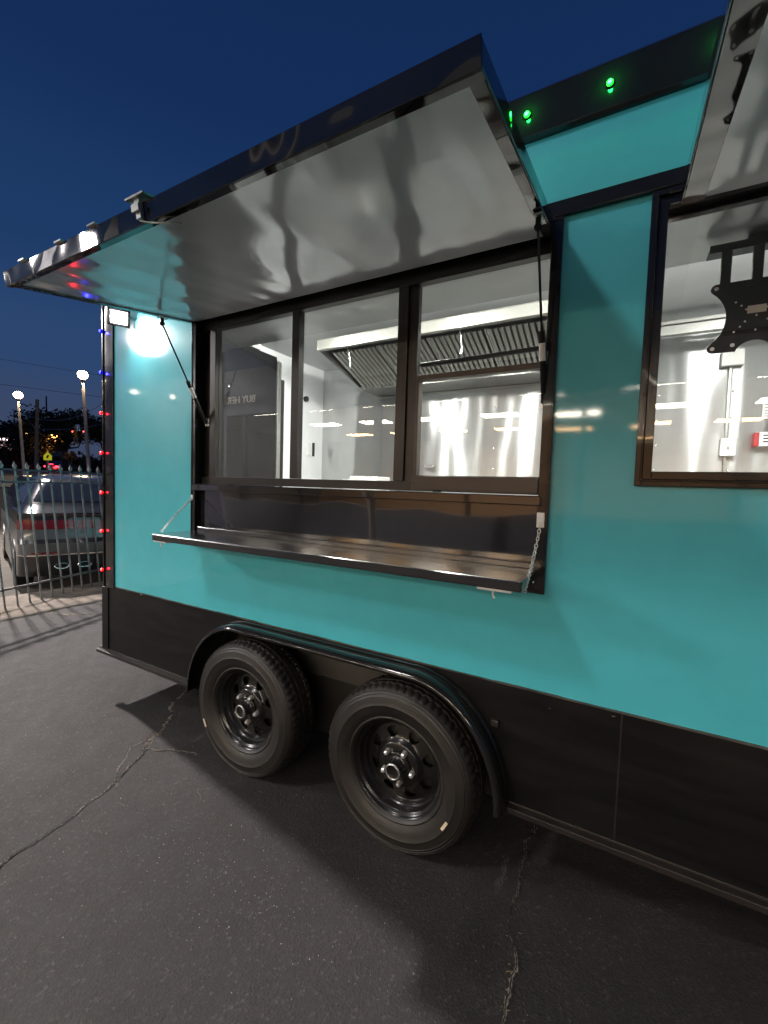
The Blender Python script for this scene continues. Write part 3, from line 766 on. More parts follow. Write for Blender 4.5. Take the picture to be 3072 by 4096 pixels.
mb = MB().prism([a_ + Vector((xh0 + .02, 0, .03)), a_ + Vector((xh1 - .02, 0, .03)), b_ + Vector((xh1 - .02, 0, .03)), b_ + Vector((xh0 + .02, 0, .03))], nn_ * -.004)
mb.build('filter_backing', M['dark'], H)
mb = MB().tube([(1.0, 1.40, 2.665), (3.0, 1.40, 2.665)], .008, 8)
for x in (1.02, 2.0, 2.9): mb.tube([(x, 1.40, 2.665), (x + .008, 1.42, 2.60), (x + .01, 1.44, 2.50)], .007, 8).tube([(x + .01, 1.44, 2.50), (x + .01, 1.442, 2.475)], .010, 8)
mb.build('suppression_pipe', M['chrome'], H)
mb = MB().box(xh0, xh1, 2.325, 2.349, 2.405, 2.424); mb.build('wall_rail', M['steel'], H)
mb = MB().box(3.12, XR - .05, 2.0, 2.06, 2.60, 2.66).box(3.12, XR - .05, 1.99, 2.10, 2.668, 2.690); mb.build('wall_channel', M['steel'], K)
# conduit, switch box, fire pull station on the back wall
E_ = empty('wall_conduit', (3.72, 2.33, 2.0), None, None, parent=T)
MB().tube([(3.735, 2.335, 1.3), (3.723, 2.335, 2.46)], .011, 10).build('pipe', M['steel'], E_)
MB().box(3.692, 3.782, 2.295, 2.349, 1.780, 1.908).build('switch_box', M['whitebox'], E_, .006)
MB().box(3.73, 3.742, 2.285, 2.2945, 1.83, 1.85).build('switch_lever', M['steel'], E_)
MB().box(3.66, 3.79, 2.28, 2.345, 2.42, 2.53).build('junction_box', M['whitebox'], E_, .006)
FP = empty('fire_pull_station', (3.92, 2.3, 1.9), None, None, parent=T)
MB().box(3.875, 3.90, 2.27, 2.349, 1.845, 1.940).build('side_cover', M['red'], FP, .003)
MB().box(3.901, 4.03, 2.265, 2.349, 1.845, 1.940).build('front_cover', M['whitebox'], FP, .003)
MB().tube([(3.965, 2.32, 1.941), (3.965, 2.32, 2.0)], .014, 10).build('fitting', M['chrome'], FP)
MB().tube([(3.965, 2.32, 2.0), (3.975, 2.32, 2.06), (3.985, 2.32, 2.30)], .005, 6).build('red_tube', M['red'], FP)
MB().box(3.92, 4.02, 2.335, 2.349, 2.045, 2.185).build('instruction_card', M['whitebox'], FP)
mb = MB()
for k in range(6): mb.box(3.93, 4.01 - .012 * (k % 3), 2.3335, 2.3346, 2.058 + k * .02, 2.063 + k * .02)
for k in range(3): mb.box(3.92, 4.0 - .02 * k, 2.2635, 2.2646, 1.87 + k * .022, 1.879 + k * .022)
mb.build('printed_lines', M['blackplastic'], FP)
# ceiling lights of the kitchen
kled = emitter('kitchen_led', (1, .985, .93), 200)
for x in (.88, 1.94, 2.86, 3.80, 4.8):
    cl = empty('ceiling_light', (x, .82, 2.76), None, None, parent=T)
    MB().box(x - .05, x + .05, .36, 1.00, 2.752, 2.774).build('light_housing', M['whitebox'], cl)
    MB().box(x - .035, x + .035, .37, .99, 2.715, 2.7515).build('light_diffuser', kled, cl)

# things standing in the kitchen
TB = empty('prep_table', (1.3, 2.0, ZB + .07), 'stainless prep table against the back wall inside the kitchen', 'table')
MB().box(.55, 2.6, 1.62, 2.32, 1.385, 1.42).build('table_top', M['steel'], TB, .004)
for x in (.62, 2.53):
    for y in (1.68, 2.27): MB().tube([(x, y, ZB + .071), (x, y, 1.384)], .02, 10).build('leg', M['steel'], TB)
BX = empty('paper_carton', (.98, 1.8, 1.421), 'white carton and low tray seen at the foot of the middle pane', 'carton')
MB().box(.88, 1.17, 1.70, 1.95, 1.4215, 1.575).build('carton_body', M['whitebox'], BX, .006)
MB().box(.80, .875, 1.70, 1.95, 1.4215, 1.548).build('side_tray', M['whitebox'], BX, .006)
SB = empty('soap_dispenser', (1.55, 2.30, 1.421), 'small chromed holder on the back wall right of the white carton', 'holder')
MB().box(1.36, 1.46, 2.30, 2.348, 1.690, 1.712).box(1.37, 1.45, 2.285, 2.30, 1.685, 1.705).build('holder_body', M['chrome'], SB, .004)

# television bracket hanging inside the front window ------------------------
TV = empty('tv_mount', (3.46, .2, 2.335), 'black steel television bracket hanging in the front window, its plate empty', 'tv bracket')
def plate_outline(cx, cz, hw, hh):
    P = []
    ear = .017
    def arc(x, z, r, a0, a1, n=6): return [(x + r * math.cos(R(a0 + (a1 - a0) * k / n)), z + r * math.sin(R(a0 + (a1 - a0) * k / n))) for k in range(n + 1)]
    P += arc(cx - hw + ear, cz + hh - ear, ear, 90, 200)            # top left ear
    P += arc(cx - hw - .062, cz, .108, 50, -50, 12)                  # concave left side
    P += arc(cx - hw + ear, cz - hh + ear, ear, 160, 270)
    P += [(cx - .052, cz - hh)]
    P += arc(cx, cz - hh - .020, .052, 160, 20, 12)                  # concave bottom
    P += [(cx + .052, cz - hh)]
    P += arc(cx + hw - ear, cz - hh + ear, ear, -90, 20)
    P += arc(cx + hw + .062, cz, .108, 230, 130, 12)
    P += arc(cx + hw - ear, cz + hh - ear, ear, -20, 90)
    return P
pcx, pcz = 3.450, 2.072
MB().prism([(x, .200, z) for x, z in plate_outline(pcx, pcz, .124, .113)], (0, .004, 0)).build('plate', M['blackplastic'], TV, .001)
for sx_ in (-.086, -.004, .078):
    MB().box(pcx + sx_ - .014, pcx + sx_ + .014, .2045, .222, 2.165, 2.2995).build('arm', M['blackplastic'], TV, .002)
mb = MB().box(pcx - .135, pcx + .135, .195, .275, 2.300, 2.306).box(pcx - .135, pcx + .135, .190, .1945, 2.285, 2.310)
mb.box(pcx - .03, pcx + .03, .22, .26, 2.3065, 2.337)
mb.build('ceiling_bracket', M['blackplastic'], TV, .001)
MB().box(pcx - .03, pcx + .03, .196, .1995, 2.165, 2.183).build('top_hook', M['blackplastic'], TV)
MB().box(pcx - .024, pcx + .024, .1985, .1995, 2.076, 2.100).build('rating_label', M['zinc'], TV)
mb = MB(); random.seed(2)
for hx, hz_ in ((-.109, .098), (.109, .098), (-.109, -.098), (.109, -.098), (-.056, -.092), (.056, -.092), (-.055, .045), (-.040, .032), (-.027, .018), (.055, .045), (.040, .032), (.027, .018), (-.055, -.050), (-.040, -.035), (-.028, -.020), (.055, -.050), (.040, -.035), (.028, -.020), (0, -.004), (0, -.050)):
    big = abs(hz_) > .08
    mb.tube([(pcx + hx, .1990, pcz + hz_), (pcx + hx, .1996, pcz + hz_)], .0062 if big else .0030, 12)
mb.build('bolt_hole', M['white'], TV)

# ------------------------------------------------------------------ fence
F = empty('metal_fence', (-2.95, .95, 0), 'black steel picket fence with pointed tops between lot and parked car', 'fence')
def fx_at(y): return -2.651 - .3197 * y if False else -2.77 - (y - .37) * .3197
def lean(y, z, k=.081): return y - k * (z - .2)
pick = None
y = -1.55
while y < 4.4:
    mb = MB()
    x = fx_at(y); z0 = -.06
    a = Vector((x, lean(y, z0), z0)); b_ = Vector((x, lean(y, 1.56), 1.56))
    if pick is None:
        h = .008
        vs_ = [a + Vector(v) for v in ((-h, -h, 0), (h, -h, 0), (h, h, 0), (-h, h, 0))] + [b_ + Vector(v) for v in ((-h, -h, 0), (h, -h, 0), (h, h, 0), (-h, h, 0))]
        mb.add(vs_, [(0, 1, 5, 4), (1, 2, 6, 5), (2, 3, 7, 6), (3, 0, 4, 7)])
        # spear tip
        c_ = [b_ + Vector(v) for v in ((-.011, -.011, 0), (.011, -.011, 0), (.011, .011, 0), (-.011, .011, 0))]
        t0 = [b_ + Vector((v[0] * 1.5, v[1] * 1.5 - .001, .03)) for v in ((-.011, -.011), (.011, -.011), (.011, .011), (-.011, .011))]
        tip = b_ + Vector((0, -.006, .085))
        mb.add(c_ + t0 + [tip], [(0, 1, 5, 4), (1, 2, 6, 5), (2, 3, 7, 6), (3, 0, 4, 7), (4, 5, 8), (5, 6, 8), (6, 7, 8), (7, 4, 8), (3, 2, 1, 0)])
        pick = mb.build('picket', M['fence'], F); p0 = (x, y)
    else: copy_of(pick, 'picket', F, Vector(pick.location) + Vector((x - p0[0], y - p0[1], 0)))
    y += .1305
for z in (.222, 1.412, 1.548):
    y0_, y1_ = -1.7, 4.5
    A_ = Vector((fx_at(y0_), lean(y0_, z), z)); B_ = Vector((fx_at(y1_), lean(y1_, z), z))
    dd = (B_ - A_).normalized(); nn_ = dd.cross(Vector((0, 0, 1)))
    MB().prism([A_ - nn_ * .013 - Vector((0, 0, .011)), A_ + nn_ * .013 - Vector((0, 0, .011)), A_ + nn_ * .013 + Vector((0, 0, .011)), A_ - nn_ * .013 + Vector((0, 0, .011))], B_ - A_).build('rail', M['fence'], F)

# ------------------------------------------------------------------ parked car behind the fence
CARC = Vector((-3.43, .78, -.05)); cu = Vector((.29, .957, 0)).normalized(); cw = Vector((-.957, .29, 0)).normalized()
car = empty('parked_car', CARC, 'dark silver hatchback behind the picket fence with a red light bar across its tail', 'car')
def cp(u, w, z): return CARC + cu * u + cw * w + Vector((0, 0, z))
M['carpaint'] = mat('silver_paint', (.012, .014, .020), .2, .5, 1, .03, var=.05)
M['cardark'] = mat('car_black_trim', (.012, .012, .014), .3, 0, .4, .1, var=.2)
M['carglass'] = mat('car_dark_glass', (.008, .010, .016), .05, 0, 1, .02, var=.1)
M['taillight'] = mat('tail_lens', (.07, .003, .006), .10, 0, 1, .02, var=.2, emis=((.5, .01, .01), .05))
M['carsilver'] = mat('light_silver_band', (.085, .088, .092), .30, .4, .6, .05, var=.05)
# body loft: cross-sections across u at each (w), z values of rows
def loft(mb, secs, smooth=True):
    m_ = len(secs[0]); vs_ = [p for s_ in secs for p in s_]
    mb.add(vs_, [(i * m_ + j, (i + 1) * m_ + j, (i + 1) * m_ + j + 1, i * m_ + j + 1) for i in range(len(secs) - 1) for j in range(m_ - 1)], smooth)
def rear_curve(z):
    """distance the tail reaches (w) at height z; negative = toward us"""
    tbl = [(.20, .10), (.30, .03), (.42, .0), (.55, -.03), (.66, -.035), (.70, .0), (.78, .03), (.90, .035), (1.02, .045), (1.055, .01), (1.075, .03), (1.12, .16), (1.20, .25), (1.48, .62), (1.53, .72), (1.57, .95)]
    for (a, b_), (c_, d_) in zip(tbl[:-1], tbl[1:]):
        if a <= z <= c_: return b_ + (d_ - b_) * (z - a) / (c_ - a)
    return tbl[-1][1]
def halfw(z):
    return .94 if z < 1.0 else .94 - .30 * ((z - 1.0) / .57) ** 1.2
def row(z, extra=0., n=16, rc=.20):
    hw = halfw(z); out = []
    w0 = rear_curve(z) - extra
    L = 4.4
    out.append(cp(.95 - hw, L, z))
    for k in range(n + 1):      # rounded plan corners
        a = R(180 + 90 * k / n); out.append(cp(.95 - hw + rc * 1.2 + rc * 1.2 * math.cos(a), w0 + .10 + rc + rc * math.sin(a) + .0, z))
    for k in range(1, 8):
        t_ = k / 8; out.append(cp(.95 - hw + rc * 1.2 + (2 * hw - 2.4 * rc) * t_, w0 + .10 - .06 * math.sin(math.pi * t_), z))
    for k in range(n + 1):
        a = R(270 + 90 * k / n); out.append(cp(.95 + hw - rc * 1.2 + rc * 1.2 * math.cos(a), w0 + .10 + rc + rc * math.sin(a), z))
    out.append(cp(.95 + hw, L, z))
    return out
def band(z0, z1, name, mt, extra=0., step=.04, sub=None):
    n_ = max(1, int(round((z1 - z0) / step))); mb = MB(); secs = [row(z0 + (z1 - z0) * k / n_, extra) for k in range(n_ + 1)]
    if sub: secs = [s_[sub[0]:sub[1]] for s_ in secs]
    loft(mb, secs); return mb.build(name, mt, car)
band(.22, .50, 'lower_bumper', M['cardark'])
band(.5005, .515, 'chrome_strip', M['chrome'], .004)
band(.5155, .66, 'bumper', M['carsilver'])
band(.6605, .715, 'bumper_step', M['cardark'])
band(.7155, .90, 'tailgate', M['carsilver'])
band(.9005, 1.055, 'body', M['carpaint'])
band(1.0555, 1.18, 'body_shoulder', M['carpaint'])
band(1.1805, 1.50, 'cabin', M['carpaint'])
mb = MB(); loft(mb, [row(1.5005), row(1.54), [p.lerp(cp(.95, 2.0, 1.585), .35) for p in row(1.57)], [p.lerp(cp(.95, 2.2, 1.60), .9) for p in row(1.57)]]); mb.build('roof', M['carpaint'], car)
band(1.20, 1.465, 'rear_window', M['carglass'], .006, sub=(10, 33))
band(.845, .965, 'tail_light', M['taillight'], .008, sub=(2, 22))
band(.905, .965, 'light_bar', M['taillight'], .008, sub=(21, 40))
band(.528, .550, 'reflector', M['taillight'], .006, sub=(12, 19))
band(1.03, 1.042, 'trunk_edge', M['chrome'], .010, sub=(12, 36))
for u in (.45, .70):
    c_ = cp(u, .045, .36)
    mb = MB(); n_ = 20; P1 = []; P2 = []; P3 = []
    for k in range(n_):
        a = 2 * math.pi * k / n_
        P1.append(c_ + cu * .085 * math.cos(a) + Vector((0, 0, .042 * math.sin(a)))); P2.append(c_ - cw * .03 + cu * .078 * math.cos(a) + Vector((0, 0, .037 * math.sin(a)))); P3.append(c_ + cw * .06 + cu * .066 * math.cos(a) + Vector((0, 0, .028 * math.sin(a))))
    mb.add(P1 + P2 + P3, [(k, (k + 1) % n_, (k + 1) % n_ + n_, k + n_) for k in range(n_)] + [(n_ + k, n_ + (k + 1) % n_, 2 * n_ + (k + 1) % n_, 2 * n_ + k) for k in range(n_)], True)
    mb.build('exhaust_tip', M['chrome'], car)
random.seed(5)
mb = MB()
for k in range(5): mb.tube([cp(.86 + k * .055, .118, 1.005), cp(.86 + k * .055 + .03, .115, 1.005)], .016, 8)
mb.build('badge', M['chrome'], car)
MB().prism([cp(.66, .085, .74), cp(1.22, .085, .74), cp(1.22, .090, .885), cp(.66, .090, .885)], cw * -.008).build('plate_recess', M['cardark'], car)
MB().prism([cp(.80, .070, .755), cp(1.10, .070, .755), cp(1.10, .075, .87), cp(.80, .075, .87)], cw * -.004).build('licence_plate', M['carsilver'], car)
for u, w in ((.10, .85), (1.80, .85), (.10, 3.55), (1.80, 3.55)):
    wh = empty('wheel', cp(u, w, .33), None, None, parent=car)
    MB().tube([cp(u - .1, w, .33), cp(u + .1, w, .33)], .33, 28).build('tyre', M['rubber'], wh)
    MB().tube([cp(u - .105, w, .33), cp(u + .105, w, .33)], .2, 20).build('rim', M['chrome'], wh)

# ------------------------------------------------------------------ street beyond
def pole_lamp(label, base, top, r0, r1, head_r, col, e, strength, arm=None):
    L = empty('street_lamp', base, label, 'street lamp', 'tall lamps beyond the fence' if arm is None else None)
    base = Vector(base); top = Vector(top)
    MB().tube([base, base.lerp(top, .5), top], [r0, (r0 + r1) / 2, r1], 10).build('pole', M['concrete'] if arm is None else M['wood'], L)
    hp = top + Vector(arm if arm else (0, 0, .06))
    if arm: MB().tube([top, top + Vector(arm) * .5 + Vector((0, 0, .12)), hp], .04, 8).build('arm', M['steel'], L)
    else: MB().tube([top - Vector((0, 0, .04)), top + Vector((0, 0, .02))], r1 * 1.9, 10).build('collar', M['concrete'], L)
    MB().sphere(hp + Vector((0, 0, .16 if not arm else -.02)), head_r, 14, (1, 1, .9)).build('lamp_head', emitter('sodium_glow', col, strength), L)
    lamp('lamp_light', 'POINT', hp + Vector((0, 0, -.3 if arm else -.02)), e, col, L, head_r)
    return L
pole_lamp('left of the two tall pale lamp posts, lit warm white', (-26.27, 9.50, 1.40), (-26.80, 9.46, 5.80), .085, .06, .21, (1, .78, .50), 500, 40)
pole_lamp('right of the two tall pale lamp posts, lit warm white, nearest the trailer', (-17.58, 8.59, 1.0), (-18.12, 8.585, 5.83), .085, .055, .20, (1, .74, .46), 500, 40)
pole_lamp('short wooden pole with small orange lamp on an arm above the road', (-55.85, 22.86, 2.1), (-56.0, 22.93, 6.05), .18, .14, .28, (1, .42, .10), 420, 24, arm=(.75, .40, .25))
UP = empty('utility_pole', (-37.75, 14.6, 2.0), 'grey unlit wooden utility pole between the two lit lamp posts', 'utility pole')
MB().tube([(-37.75, 14.6, 1.8), (-37.93, 14.81, 7.6)], [.15, .12], 10).build('pole', M['wood'], UP)
MS = empty('radio_mast', (-68.0, 27.9, 2.2), 'thin dark mast rising behind the trees', 'mast')
MB().tube([(-68.0, 27.9, 2.2), (-68.235, 28.0, 12.8)], [.14, .09], 6).build('pole', M['dark'], MS)
# wires
def wire(name, label, a, b_, sag, r=.012, grp='wires across the street'):
    a = Vector(a); b_ = Vector(b_); P = [a.lerp(b_, t_ / 16) - Vector((0, 0, sag * 4 * (t_ / 16) * (1 - t_ / 16))) for t_ in range(17)]
    o = MB().tube(P, r, 5, cap=False).build(name, M['dark'] if r < .015 else M['steel'], None); tag(o, label, 'wire', grp); return o
wire('overhead_wire', 'highest thin wire crossing the sky left of the trailer', (-42, 7.0, 10.6), (-22, 19.5, 7.75), .1, .010)
wire('overhead_wire', 'second thin wire crossing the sky, just above the lamp heads', (-42, 7.0, 8.6), (-22, 19.5, 6.55), .1, .012)
wire('span_wire', 'sagging wire above the traffic signals in front of the tree', (-53.5, 19.5, 8.4), (-39.0, 20.4, 8.5), 1.3, .018)
wire('span_wire', 'wire that carries the yellow traffic signals over the road', (-45.5, 17.6, 6.0), (-39.0, 21.2, 6.9), .35, .02)
# signals
def signal(loc, label, lit):
    s_ = empty('traffic_signal', loc, label, 'traffic signal', 'yellow traffic signals on the span wire'); x, y, z = loc
    MB().box(x - .17, x + .17, y - .17, y + .17, z - .52, z + .48).build('signal_housing', M['yellow'], s_, .03)
    MB().tube([(x, y, z + .48), (x, y, z + .62)], .03, 6).build('hanger', M['steel'], s_)
    for k, dz in enumerate((.30, -.02, -.34)):
        c_ = Vector((x + .14, y - .165, z + dz))
        MB().tube([c_, c_ + Vector((.07, -.10, 0))], .13, 10).build('visor', M['dark'], s_)
    MB().sphere((x + .20, y - .24, z + .04), .085, 8).build('signal_lens', emitter('signal_red', (1, .10, .06), 3), s_)
signal((-41.99, 19.30, 5.72), 'left yellow traffic signal over the road, glowing red', 1)
signal((-41.09, 19.80, 5.75), 'right yellow traffic signal, partly behind the nearer lamp post', 1)
sc = MB().tube([(-41.73, 19.47, 5.85), (-41.73, 19.47, 6.45)], .17, 12).build('signal_camera', M['chrome']); tag(sc, 'shiny cylinder clamped on the span wire between the two yellow signals', 'signal equipment')
# school sign
SG = empty('school_sign', (-49.93, 20.45, 2.2), 'bright yellow pentagon school sign on a thin post beside the road', 'road sign')
c_ = Vector((-49.93, 20.45, 3.68)); uu = Vector((.871, .49, 0)); s_ = .42
MB().prism([c_ + uu * -s_ + Vector((0, 0, -s_)), c_ + uu * s_ + Vector((0, 0, -s_)), c_ + uu * s_ * 1.05 + Vector((0, 0, .05)), c_ + Vector((0, 0, s_ * 1.1)), c_ + uu * -s_ * 1.05 + Vector((0, 0, .05))], Vector((-.015, .026, 0))).build('sign_plate', M['signyellow'], SG)
MB().prism([c_ + uu * -.16 + Vector((.01, -.02, -.20)), c_ + uu * .05 + Vector((.01, -.02, -.20)), c_ + uu * .20 + Vector((.01, -.02, .10)), c_ + uu * .02 + Vector((.01, -.02, .14))], Vector((.004, -.007, 0))).build('sign_figures', M['dark'], SG)
MB().tube([(-49.9, 20.5, 1.9), (-49.93, 20.5, 3.3)], .04, 6).build('post', M['steel'], SG)
# far car braking
FC = empty('braking_car', (-61.2, 25.5, 2.2), 'distant dark car with three red brake lights glowing on the road', 'car')
uq = Vector((.871, .49, 0)); wq = Vector((-.49, .871, 0)); b0 = Vector((-61.2, 25.55, 2.15))
def fq(u, w, z): return b0 + uq * u + wq * w + Vector((0, 0, z))
mb = MB()
mb.add([fq(*p) for p in ((-.9, 0, .3), (.9, 0, .3), (.9, 4.2, .3), (-.9, 4.2, .3), (-.9, 0, .95), (.9, 0, .95), (.9, 4.2, .85), (-.9, 4.2, .85))], [(0, 3, 2, 1), (4, 5, 6, 7), (0, 1, 5, 4), (1, 2, 6, 5), (2, 3, 7, 6), (3, 0, 4, 7)])
mb.build('body', M['cardark'], FC, .08)
mb = MB(); mb.add([fq(*p) for p in ((-.8, .2, .96), (.8, .2, .96), (.8, 3.0, .96), (-.8, 3.0, .96), (-.62, .7, 1.42), (.62, .7, 1.42), (.62, 2.2, 1.42), (-.62, 2.2, 1.42))], [(4, 5, 6, 7), (0, 1, 5, 4), (1, 2, 6, 5), (2, 3, 7, 6), (3, 0, 4, 7)]); mb.build('cabin', M['carglass'], FC, .05)
tl = emitter('brake_glow', (1, .02, .06), 9)
for u, z in ((-.72, .72), (.72, .72), (0, 1.02)):
    MB().obox(fq(u, -.03, z), .17 if z < 1 else .22, .05, .08 if z < 1 else .03, Matrix((uq, wq, Vector((0, 0, 1)))).transposed()).build('tail_light', tl, FC)
for u in (-.75, .75):
    for w in (.8, 3.3): MB().tube([fq(u - .1, w, .32), fq(u + .1, w, .32)], .32, 12).build('wheel', M['rubber'], FC)
lamp('brake_light_glow', 'POINT', fq(0, -.6, .6), 60, (1, .05, .05), FC, .2)
# road sheet, lit orange
mb = MB(); P = [(-18, 3), (-24, 8), (-34, 13.5), (-48, 19.5), (-70, 29), (-100, 42)]
vs_ = []; 
for i, (x, y) in enumerate(P):
    vs_ += [(x - .8, y - 3.0 - i * .2, terr(x) - .02), (x + .8, y + 5.5 + i * .2, terr(x) - .02)]
mb.add(vs_, [(2 * i, 2 * i + 2, 2 * i + 3, 2 * i + 1) for i in range(len(P) - 1)])
tag(mb.build('road', mat('road_surface', (.09, .07, .055), .7, var=.2)), kind='structure')
# guard rail lines across the road edge (pale lines beyond the fence)
# trees: tapered trunk, limbs, ragged crown of leaf-sized faces
def tree(name, label, base, h, rad, crown_z, n, leafm, size, grp, squash=.75, seed=1):
    random.seed(seed); base = Vector(base)
    t_ = empty(name, base, label, 'tree', grp)
    mb = MB().tube([base, base + Vector((.1 * rad * .3, 0, h * .35)), base + Vector((0, .1, h * .62))], [rad * .075 + .06, rad * .05 + .04, rad * .02 + .02], 8)
    lobes = []
    for k in range(11):
        a = random.uniform(0, 6.28); rr = rad * random.uniform(.25, .75); zz = crown_z + random.uniform(-.45, .5) * (h - crown_z) * 1.2
        c_ = base + Vector((rr * math.cos(a), rr * math.sin(a), zz)); lobes.append((c_, rad * random.uniform(.28, .5)))
        mb.tube([base + Vector((0, 0, h * .35)), base.lerp(c_, .6) + Vector((0, 0, .1)), c_], [rad * .03, rad * .02, rad * .006], 5)
    mb.build('trunk', M['bark'], t_)
    lobes.append((base + Vector((0, 0, crown_z)), rad * .6))
    mb = MB()
    for k in range(n):
        c_, r_ = random.choice(lobes)
        v = Vector((random.gauss(0, 1), random.gauss(0, 1), random.gauss(0, 1))).normalized() * r_ * random.uniform(.35, 1.08)
        v.z *= squash; p = c_ + v
        if noise.noise(p * (1.6 / max(.6, rad * .35))) < -.22: continue
        a = Vector((random.gauss(0, 1), random.gauss(0, 1), random.gauss(0, 1))).normalized() * size * random.uniform(.5, 1.3)
        b_ = a.cross(Vector((random.gauss(0, 1), random.gauss(0, 1), random.gauss(0, 1)))).normalized() * size * random.uniform(.3, .8)
        mb.add([p - a, p + b_, p + a, p - b_], [(0, 1, 2, 3)])
    mb.build('crown', leafm, t_)
    return t_
TG = 'dark trees beyond the road'
tree('tree', 'large dark spreading tree behind the traffic signals', (-53, 23.4, 2.2), 7.4, 4.2, 4.9, 9000, M['leaf'], .16, TG, seed=3)
tree('tree', 'dark tree right of the big one, half hidden by the trailer corner', (-49.8, 26.5, 2.2), 6.6, 3.6, 4.4, 6000, M['leaf'], .16, TG, seed=4)
tree('tree', 'lower dark tree at the left foot of the big spreading tree', (-57.5, 21.6, 2.2), 4.6, 3.0, 2.8, 5000, M['leaf'], .16, TG, seed=5)
tree('tree', 'leftmost far tree, round dark crown against the sky', (-112, 37.5, 2.4), 11.0, 6.5, 7.6, 5000, M['leaf'], .36, TG, seed=6)
tree('tree', 'far tree between the left lamp post and the utility pole', (-107, 43.5, 2.4), 9.5, 5.0, 6.0, 4000, M['leaf'], .34, TG, seed=7)
tree('tree', 'far tree at the left edge of the picture', (-116, 31, 2.4), 10.0, 6.0, 6.5, 4000, M['leaf'], .36, TG, seed=8)
tree('small_tree', 'small round tree with brown leaves beyond the fence', (-30.83, 13.87, 1.7), 1.75, .42, 1.35, 1800, M['leafpale'], .05, None, seed=9)
# scrub and woods filling the bank
mb = MB(); random.seed(12)
for k in range(9000):
    x = random.uniform(-105, -62); y = -.40 * x + random.uniform(-14, 14); hmax = 2.4 + 1.2 * noise.noise(Vector((x * .11, y * .11, 0)))
    if x > -64 and abs(y - 25.5) < 3: continue
    p = Vector((x, y, terr(x) + random.uniform(0, hmax))); a = Vector((random.gauss(0, 1), random.gauss(0, 1), random.gauss(0, 1))).normalized() * random.uniform(.2, .55)
    b_ = a.cross(Vector((random.gauss(0, 1), random.gauss(0, 1), 1))).normalized() * random.uniform(.2, .4)
    mb.add([p - a, p + b_, p + a, p - b_], [(0, 1, 2, 3)])
tag(mb.build('scrub', M['leaf']), kind='stuff')
# lit building far left
BD = empty('roadside_building', (-85, 29.5, 2.4), 'low dark building far off with a row of lights under its roof', 'building')
e1 = Vector((-88, 26.0, 0)); e2 = Vector((-82.5, 31.6, 0)); dd = (e2 - e1); nb = Vector((-.5, .87, 0))
MB().prism([e1 + Vector((0, 0, 2.3)), e2 + Vector((0, 0, 2.3)), e2 + Vector((0, 0, 7.6)), e1 + Vector((0, 0, 7.6))], nb * 8).build('wall', mat('far_wall', (.20, .18, .19), .8), BD)
MB().prism([e1 + Vector((0, 0, 7.61)) - nb * .4, e2 + Vector((0, 0, 7.61)) - nb * .4, e2 + Vector((0, 0, 8.0)) - nb * .4, e1 + Vector((0, 0, 8.0)) - nb * .4], nb * 8.8).build('roof', M['dark'], BD)
bl = emitter('far_bulb', (1, .80, .75), 9)
for k in range(12):
    p = e1.lerp(e2, .10 + .065 * k) - nb * .15 + Vector((0, 0, 7.42 - .12 * (k == 0)))
    MB().obox(p, .12, .05, .16, Matrix.Identity(3)).build('roof_light', bl, BD)
for k in range(4):
    p = e1.lerp(e2, .18 + .15 * k) - nb * .10
    MB().obox(p + Vector((0, 0, 6.2 - .25 * (k % 2))), .38, .04, .28, Matrix((dd.normalized(), nb, Vector((0, 0, 1)))).transposed()).build('window', emitter('far_window', (1, .62, .58), .45), BD)
def far_light(label, p, r, col, st):
    o = MB().sphere(p, r, 8).build('distant_light', emitter('distant_glow', col, st)); tag(o, label, 'lamp', 'small far lights')
far_light('small white light in the dark tree left of the signals', (-66.1, 28.9, 7.9), .20, (.75, 1, .95), 18)
far_light('tiny amber light at the far left above the building', (-90.5, 28.4, 8.6), .30, (1, .55, .12), 8)
far_light('tiny amber light beside the utility pole', (-75.5, 28.4, 7.8), .22, (1, .62, .25), 8)
far_light('tiny white light at the trailer corner beside the trees', (-45.5, 24.6, 6.6), .08, (1, 1, .9), 8)

# ------------------------------------------------------------------ lot lamp left of the picture, lights the ground and fence
LL = empty('lot_lamp', (-8.4, 1.25, 0), 'tall parking lot lamp standing left of the picture beyond the parked car', 'lamp post')
MB().tube([(-8.4, 1.25, 0), (-8.4, 1.25, 7.75)], [.09, .06], 10).build('pole', M['concrete'], LL)
MB().box(-8.65, -8.05, 1.05, 1.45, 7.76, 7.86).build('lamp_head', M['dark'], LL)
MB().box(-8.55, -8.10, 1.10, 1.40, 7.745, 7.7595).build('lamp_lens', emitter('lot_lamp_lens', (1, .80, .60), 12), LL)
lamp('lot_lamp_light', 'SPOT', (-8.3, 1.25, 7.70), 15000, (1, .91, .86), LL, .18, rot=(0, R(-42), 0), spot=R(104), blend=.35)

# ------------------------------------------------------------------ shop across the lot (behind the camera, seen in reflections)
SHP = empty('shop_building', (-2, -8, 0), 'single storey shop with wide lit front windows across the lot from the trailer', 'building')
x0, x1 = -9.5, 9.5; yf, yb = -7.6, -19.0
wallm = mat('shop_wall', (.17, .17, .185), .8, var=.15)
MB().box(x0 - 3, x1 + 3, yf - .25, yf, 3.55, 4.9).box(x0 - 3, x0, yf - .25, yf, 0, 3.549).box(x1, x1 + 3, yf - .25, yf, 0, 3.549).box(x0, x1, yf - .25, yf, 0, 1.05).build('facade', wallm, SHP)
MB().box(x0 - 3, x1 + 3, yb - .2, yb, 0, 4.9).build('back_wall', mat('shop_back_wall', (.50, .36, .26), .7, var=.1), SHP)
MB().box(x0 - 3.2, x0 - 3, yb, yf, 0, 4.9).box(x1 + 3, x1 + 3.2, yb, yf, 0, 4.9).build('side_wall', wallm, SHP)
